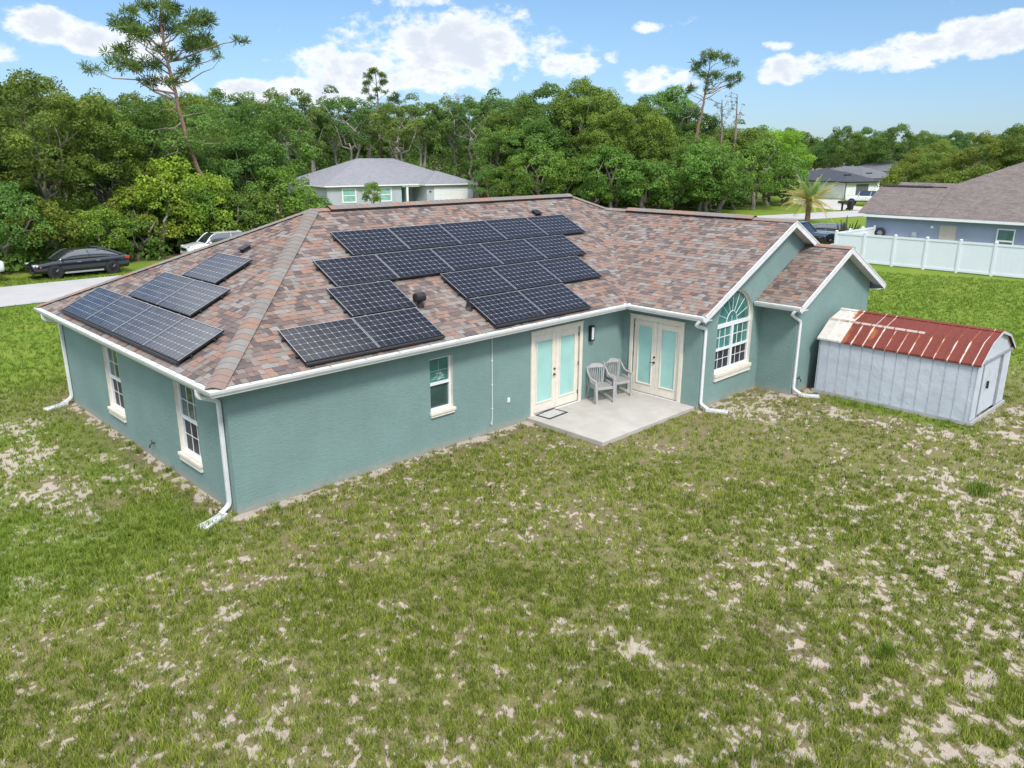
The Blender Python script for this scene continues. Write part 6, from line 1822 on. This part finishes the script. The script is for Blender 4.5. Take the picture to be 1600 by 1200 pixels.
MP = [(60.5, 80.72, 16.98, 1.13), (59.77, 81.23, 16.32, .94), (61.31, 80.14, 16.51, .94), (61.49, 80.01, 15.7, .94), (59.74, 81.25, 15.51, .94), (59.35, 81.52, 14.52, .85), (60.76, 80.54, 14.71, .85), (60.16, 80.96, 13.72, .66), (61.66, 79.9, 14.32, .57), (59.8, 81.21, 13.47, .47)]
pine('pine', 'slim dark pine standing above the trees behind the grey house', [far_pt(q) for q in ((60.95, 80.4, -.1), (60.87, 80.46, 10.16), (60.73, 80.56, 13.89), (60.56, 80.68, 17.3))], [far_pt(q) for q in MP], .24, seed=5, nl=.4, per=110)
pine('pine', 'short dark pine just right of the slim dark pine', [far_pt(q) for q in ((62.6, 79.2, -.1), (62.5, 79.3, 9), (62.4, 79.3, 14.2))], [far_pt(q) for q in ((62.26, 79.46, 13.5, .94), (62.69, 79.14, 13.92, .85), (61.95, 79.68, 12.67, .75), (63.15, 78.79, 13.1, .75), (62.63, 79.18, 12.1, .94), (63.3, 78.7, 11.6, .8))], .2, seed=6, nl=.4, per=110)
RP = [(83.0, 42.8, 17.79, 1.38), (83.81, 41.5, 17.47, .86), (82.42, 43.71, 17.09, 1.04), (82.03, 44.31, 16.38, .78), (84.41, 40.51, 17.01, .86), (84.66, 40.09, 15.56, .78), (84.29, 40.71, 15.28, .86), (83.49, 42.02, 15.6, 1.03), (82.68, 43.31, 15.63, 1.03), (81.9, 44.51, 14.18, .86), (81.7, 44.81, 13.81, .69), (82.74, 43.21, 14.01, .6), (83.04, 42.74, 14.74, .69), (84.25, 40.78, 14.33, .69), (84.69, 40.04, 14.83, .52), (84.87, 39.73, 15.04, .43)]
pine('pine', 'lone tall pine with a reddish leaning trunk, beside the dead snags', [(82.2, 44.0, -.1), (82.35, 43.82, 7.63), (82.51, 43.58, 9.15), (82.74, 43.21, 11.79), (82.81, 43.1, 13.27), (82.86, 43.02, 15.11), (83.1, 42.64, 17.6)], RP, .27, [((82.6, 43.4, 12.4), (81.2, 45.4, 9.6), .06), ((82.6, 43.4, 12.9), (81.9, 44.6, 11.4), .05)], seed=7, nl=.4, per=95)
def snag(label, pts, r0, twigs, seed, leaf=False):
    rng = np.random.RandomState(seed); b = np.array(pts[0]); o = tag(empty('dead_tree', pts[0]), label, 'dead tree')
    mb = MB(); mb.tube([np.array(q)-b for q in pts], [r0*(1-.75*i/(len(pts)-1)) for i in range(len(pts))], 7); mb.build('trunk', M['deadwood'], o)
    br = MB(); ends = []
    top = np.array(pts[-1])-b
    for k in range(twigs):
        z = top[2]*rng.uniform(.62, 1.0); s = np.array([np.interp(z, [q[2]-b[2] for q in pts], [q[0]-b[0] for q in pts]), np.interp(z, [q[2]-b[2] for q in pts], [q[1]-b[1] for q in pts]), z])
        a = rng.uniform(0, 6.28); L = rng.uniform(.5, 1.5)*(1.6 if leaf else 1); e = s+np.array([math.cos(a)*L, math.sin(a)*L, rng.uniform(-.1, .7)*L])
        limb(br, rng, s, e, .035, .012, .3, 3, 4); ends.append(e)
        e2 = e+rng.normal(0, .4, 3); limb(br, rng, e*.6+s*.4, e2, .02, .008, .2, 2, 4); ends.append(e2)
    br.build('branches', M['deadwood'], o)
    V, F, T = clump_leaves(rng, np.array(ends), np.full(len(ends), .5 if leaf else .28), 60 if leaf else 40, .16, .09)
    link('dead_leaves', np_mesh('dead_leaves', V, F, M['deadleaf'], {'tint': T}), o)
snag('thin dead snag just right of the lone pine', [(86.7, 42.6, -.1), (86.63, 42.64, 9.2), (86.49, 42.88, 13.0)], .2, 14, 1)
snag('thin dead snag with few twigs, second to the right of the lone pine', [(87.6, 41.1, -.1), (87.5, 41.18, 9.6), (87.42, 41.31, 13.6)], .2, 9, 2)
snag('dead tree with brown leaves above the trees right of the grey house', [far_pt(q) for q in ((67.3, 71.6, -.1), (67.3, 71.62, 9.7), (67.42, 71.5, 13.6))], .16, 26, 3, True)

# palm, spiky plant, young tree by the grey house, grass tufts
def palm(loc, label):
    rng = np.random.RandomState(9); o = tag(empty('palm_tree', loc), label, 'palm tree')
    mb = MB(); mb.lathe([(.30, -.1), (.26, .4), (.24, 1.0), (.30, 1.5), (.36, 1.9), (.22, 2.2)], (0, 0, 0), 'Z', 12); mb.build('trunk', M['pinebark'], o)
    for k in range(78):
        a = rng.uniform(0, 6.28); e = rng.uniform(-.25, 1.25); L = rng.uniform(3.2, 4.2)*(.9 if e < .2 else 1); dry = e < .85
        rib = []
        for i in range(9):
            s = i/8; h = math.cos(e)*L*s*(1-.12*s); z = math.sin(e)*L*s-1.15*s*s*(1.1-.35*math.sin(e))
            rib.append(np.array([math.cos(a)*h, math.sin(a)*h, 2.1+z]))
        V, F = [], []
        sd0 = np.array([-math.sin(a), math.cos(a), 0])
        for i in range(8):
            for q in range(4):
                s = (i+q/4)/8; c = rib[i]*(1-q/4)+rib[i+1]*q/4; t_ = unit(rib[i+1]-rib[i]); nrm_ = np.cross(sd0, t_)
                w_ = .55*math.sin(min(1, s*1.25+.12)*math.pi*.93)+.05
                for sg in (-1, 1):
                    tip = c+sd0*sg*w_*.8+t_*w_*.75-np.array([0, 0, .12*w_])+nrm_*.1*w_
                    b = len(V); V += [c-t_*.034, c+t_*.034, tip]; F.append((b, b+1, b+2))
        tv = np.clip((.75 if dry else .2)+rng.normal(0, .15)+rng.normal(0, .08, len(F)), 0, 1)
        f = link('frond', np_mesh('frond', np.array(V), np.array(F), M['frond'], {'tint': tv}), o)
        f.color = (1, 1, 1, 1) if dry else (.8, 1.15, 1.1, 1)
palm((70.6, 22.6, 0), 'small palm with yellowing arched fronds beyond the gable peak')
cac = tag(empty('spiky_plant', (50.4, 10.2, 0)), 'dark spiky upright plant at the corner of the lavender house', 'plant')
rng = np.random.RandomState(2)
for k in range(22):
    a = rng.uniform(0, 6.28); b = rng.uniform(.1, .6); mb = MB(); q0 = np.array([math.cos(a)*b*.5, math.sin(a)*b*.5, 0]); q1 = np.array([math.cos(a)*b*1.7, math.sin(a)*b*1.7, rng.uniform(1.3, 2.35)])
    mb.tube([q0, q0*.4+q1*.6, q1], [.05, .07, .02], 6); mb.build('stem', M['cactus'] if 'cactus' in M else M.setdefault('cactus', mat('cactus_green', (.045, .06, .03), .6, .3, 6, dirt=((.25, .16, .05), 9, .6))), cac)
plant('bush', 0, 49.3, 66.5, .7, .62, (1.3, 1.35, .9), 'young thin tree in front of the grey house windows', 'tree', name='young_tree', sz=.86)
def tuft(x, y, r_, n, h, label, seed):
    rng = np.random.RandomState(seed); V, F, T = [], [], []
    for k in range(n):
        a = rng.uniform(0, 6.28); b = abs(rng.normal(0, .45))*r_; p0 = np.array([math.cos(a)*b*1.6, math.sin(a)*b, -.02]); ph = rng.uniform(0, 6.28); hh = h*rng.uniform(.5, 1.2); ln = rng.uniform(.1, .8)*hh
        m_ = p0+np.array([math.cos(ph)*ln*.35, math.sin(ph)*ln*.35, hh*.62]); t2 = p0+np.array([math.cos(ph)*ln, math.sin(ph)*ln, hh]); w_ = np.array([-math.sin(ph), math.cos(ph), 0])*.006
        i = len(V); V += [p0-w_, p0+w_, m_+w_*.8, m_-w_*.8, t2, t2]; F += [(i, i+1, i+2, i+3), (i+3, i+2, i+4, i+4)]; T += [np.clip(.4+rng.normal(0, .25), 0, 1)]*2
    F2 = []
    for f in F: F2.append(f if f[2] != f[3] else f)
    tri = [(f[0], f[1], f[2]) for f in F]+[(f[0], f[2], f[3]) for f in F if f[2] != f[3]]
    tt = T+[T[j] for j, f in enumerate(F) if f[2] != f[3]]
    o = link('grass_tuft', np_mesh('grass_tuft', np.array(V), np.array(tri), M['blade'], {'tint': tt, 'lush': [.85]*len(tri)})); o.location = (x, y, 0)
    tag(o, label, 'grass tuft')
tuft(11.25, -9.49, .30, 420, .24, 'tall bright green grass tuft standing alone at the right side of the lawn', 1)
tuft(4.4, -10.27, .17, 300, .17, 'bright green weed tuft in the lower right of the lawn', 2)
tuft(.62, -.35, .1, 60, .14, 'weed clump at the foot of the rear wall near the nearest corner', 3)
for i, (x, y) in enumerate([(-.14, 5.2), (-.16, 4.6), (-.12, 3.0)]):
    tuft(x, y, .09, 70, .15, ['farthest weed clump', 'middle weed clump', 'nearest weed clump'][i]+' at the foot of the left wall', 10+i)
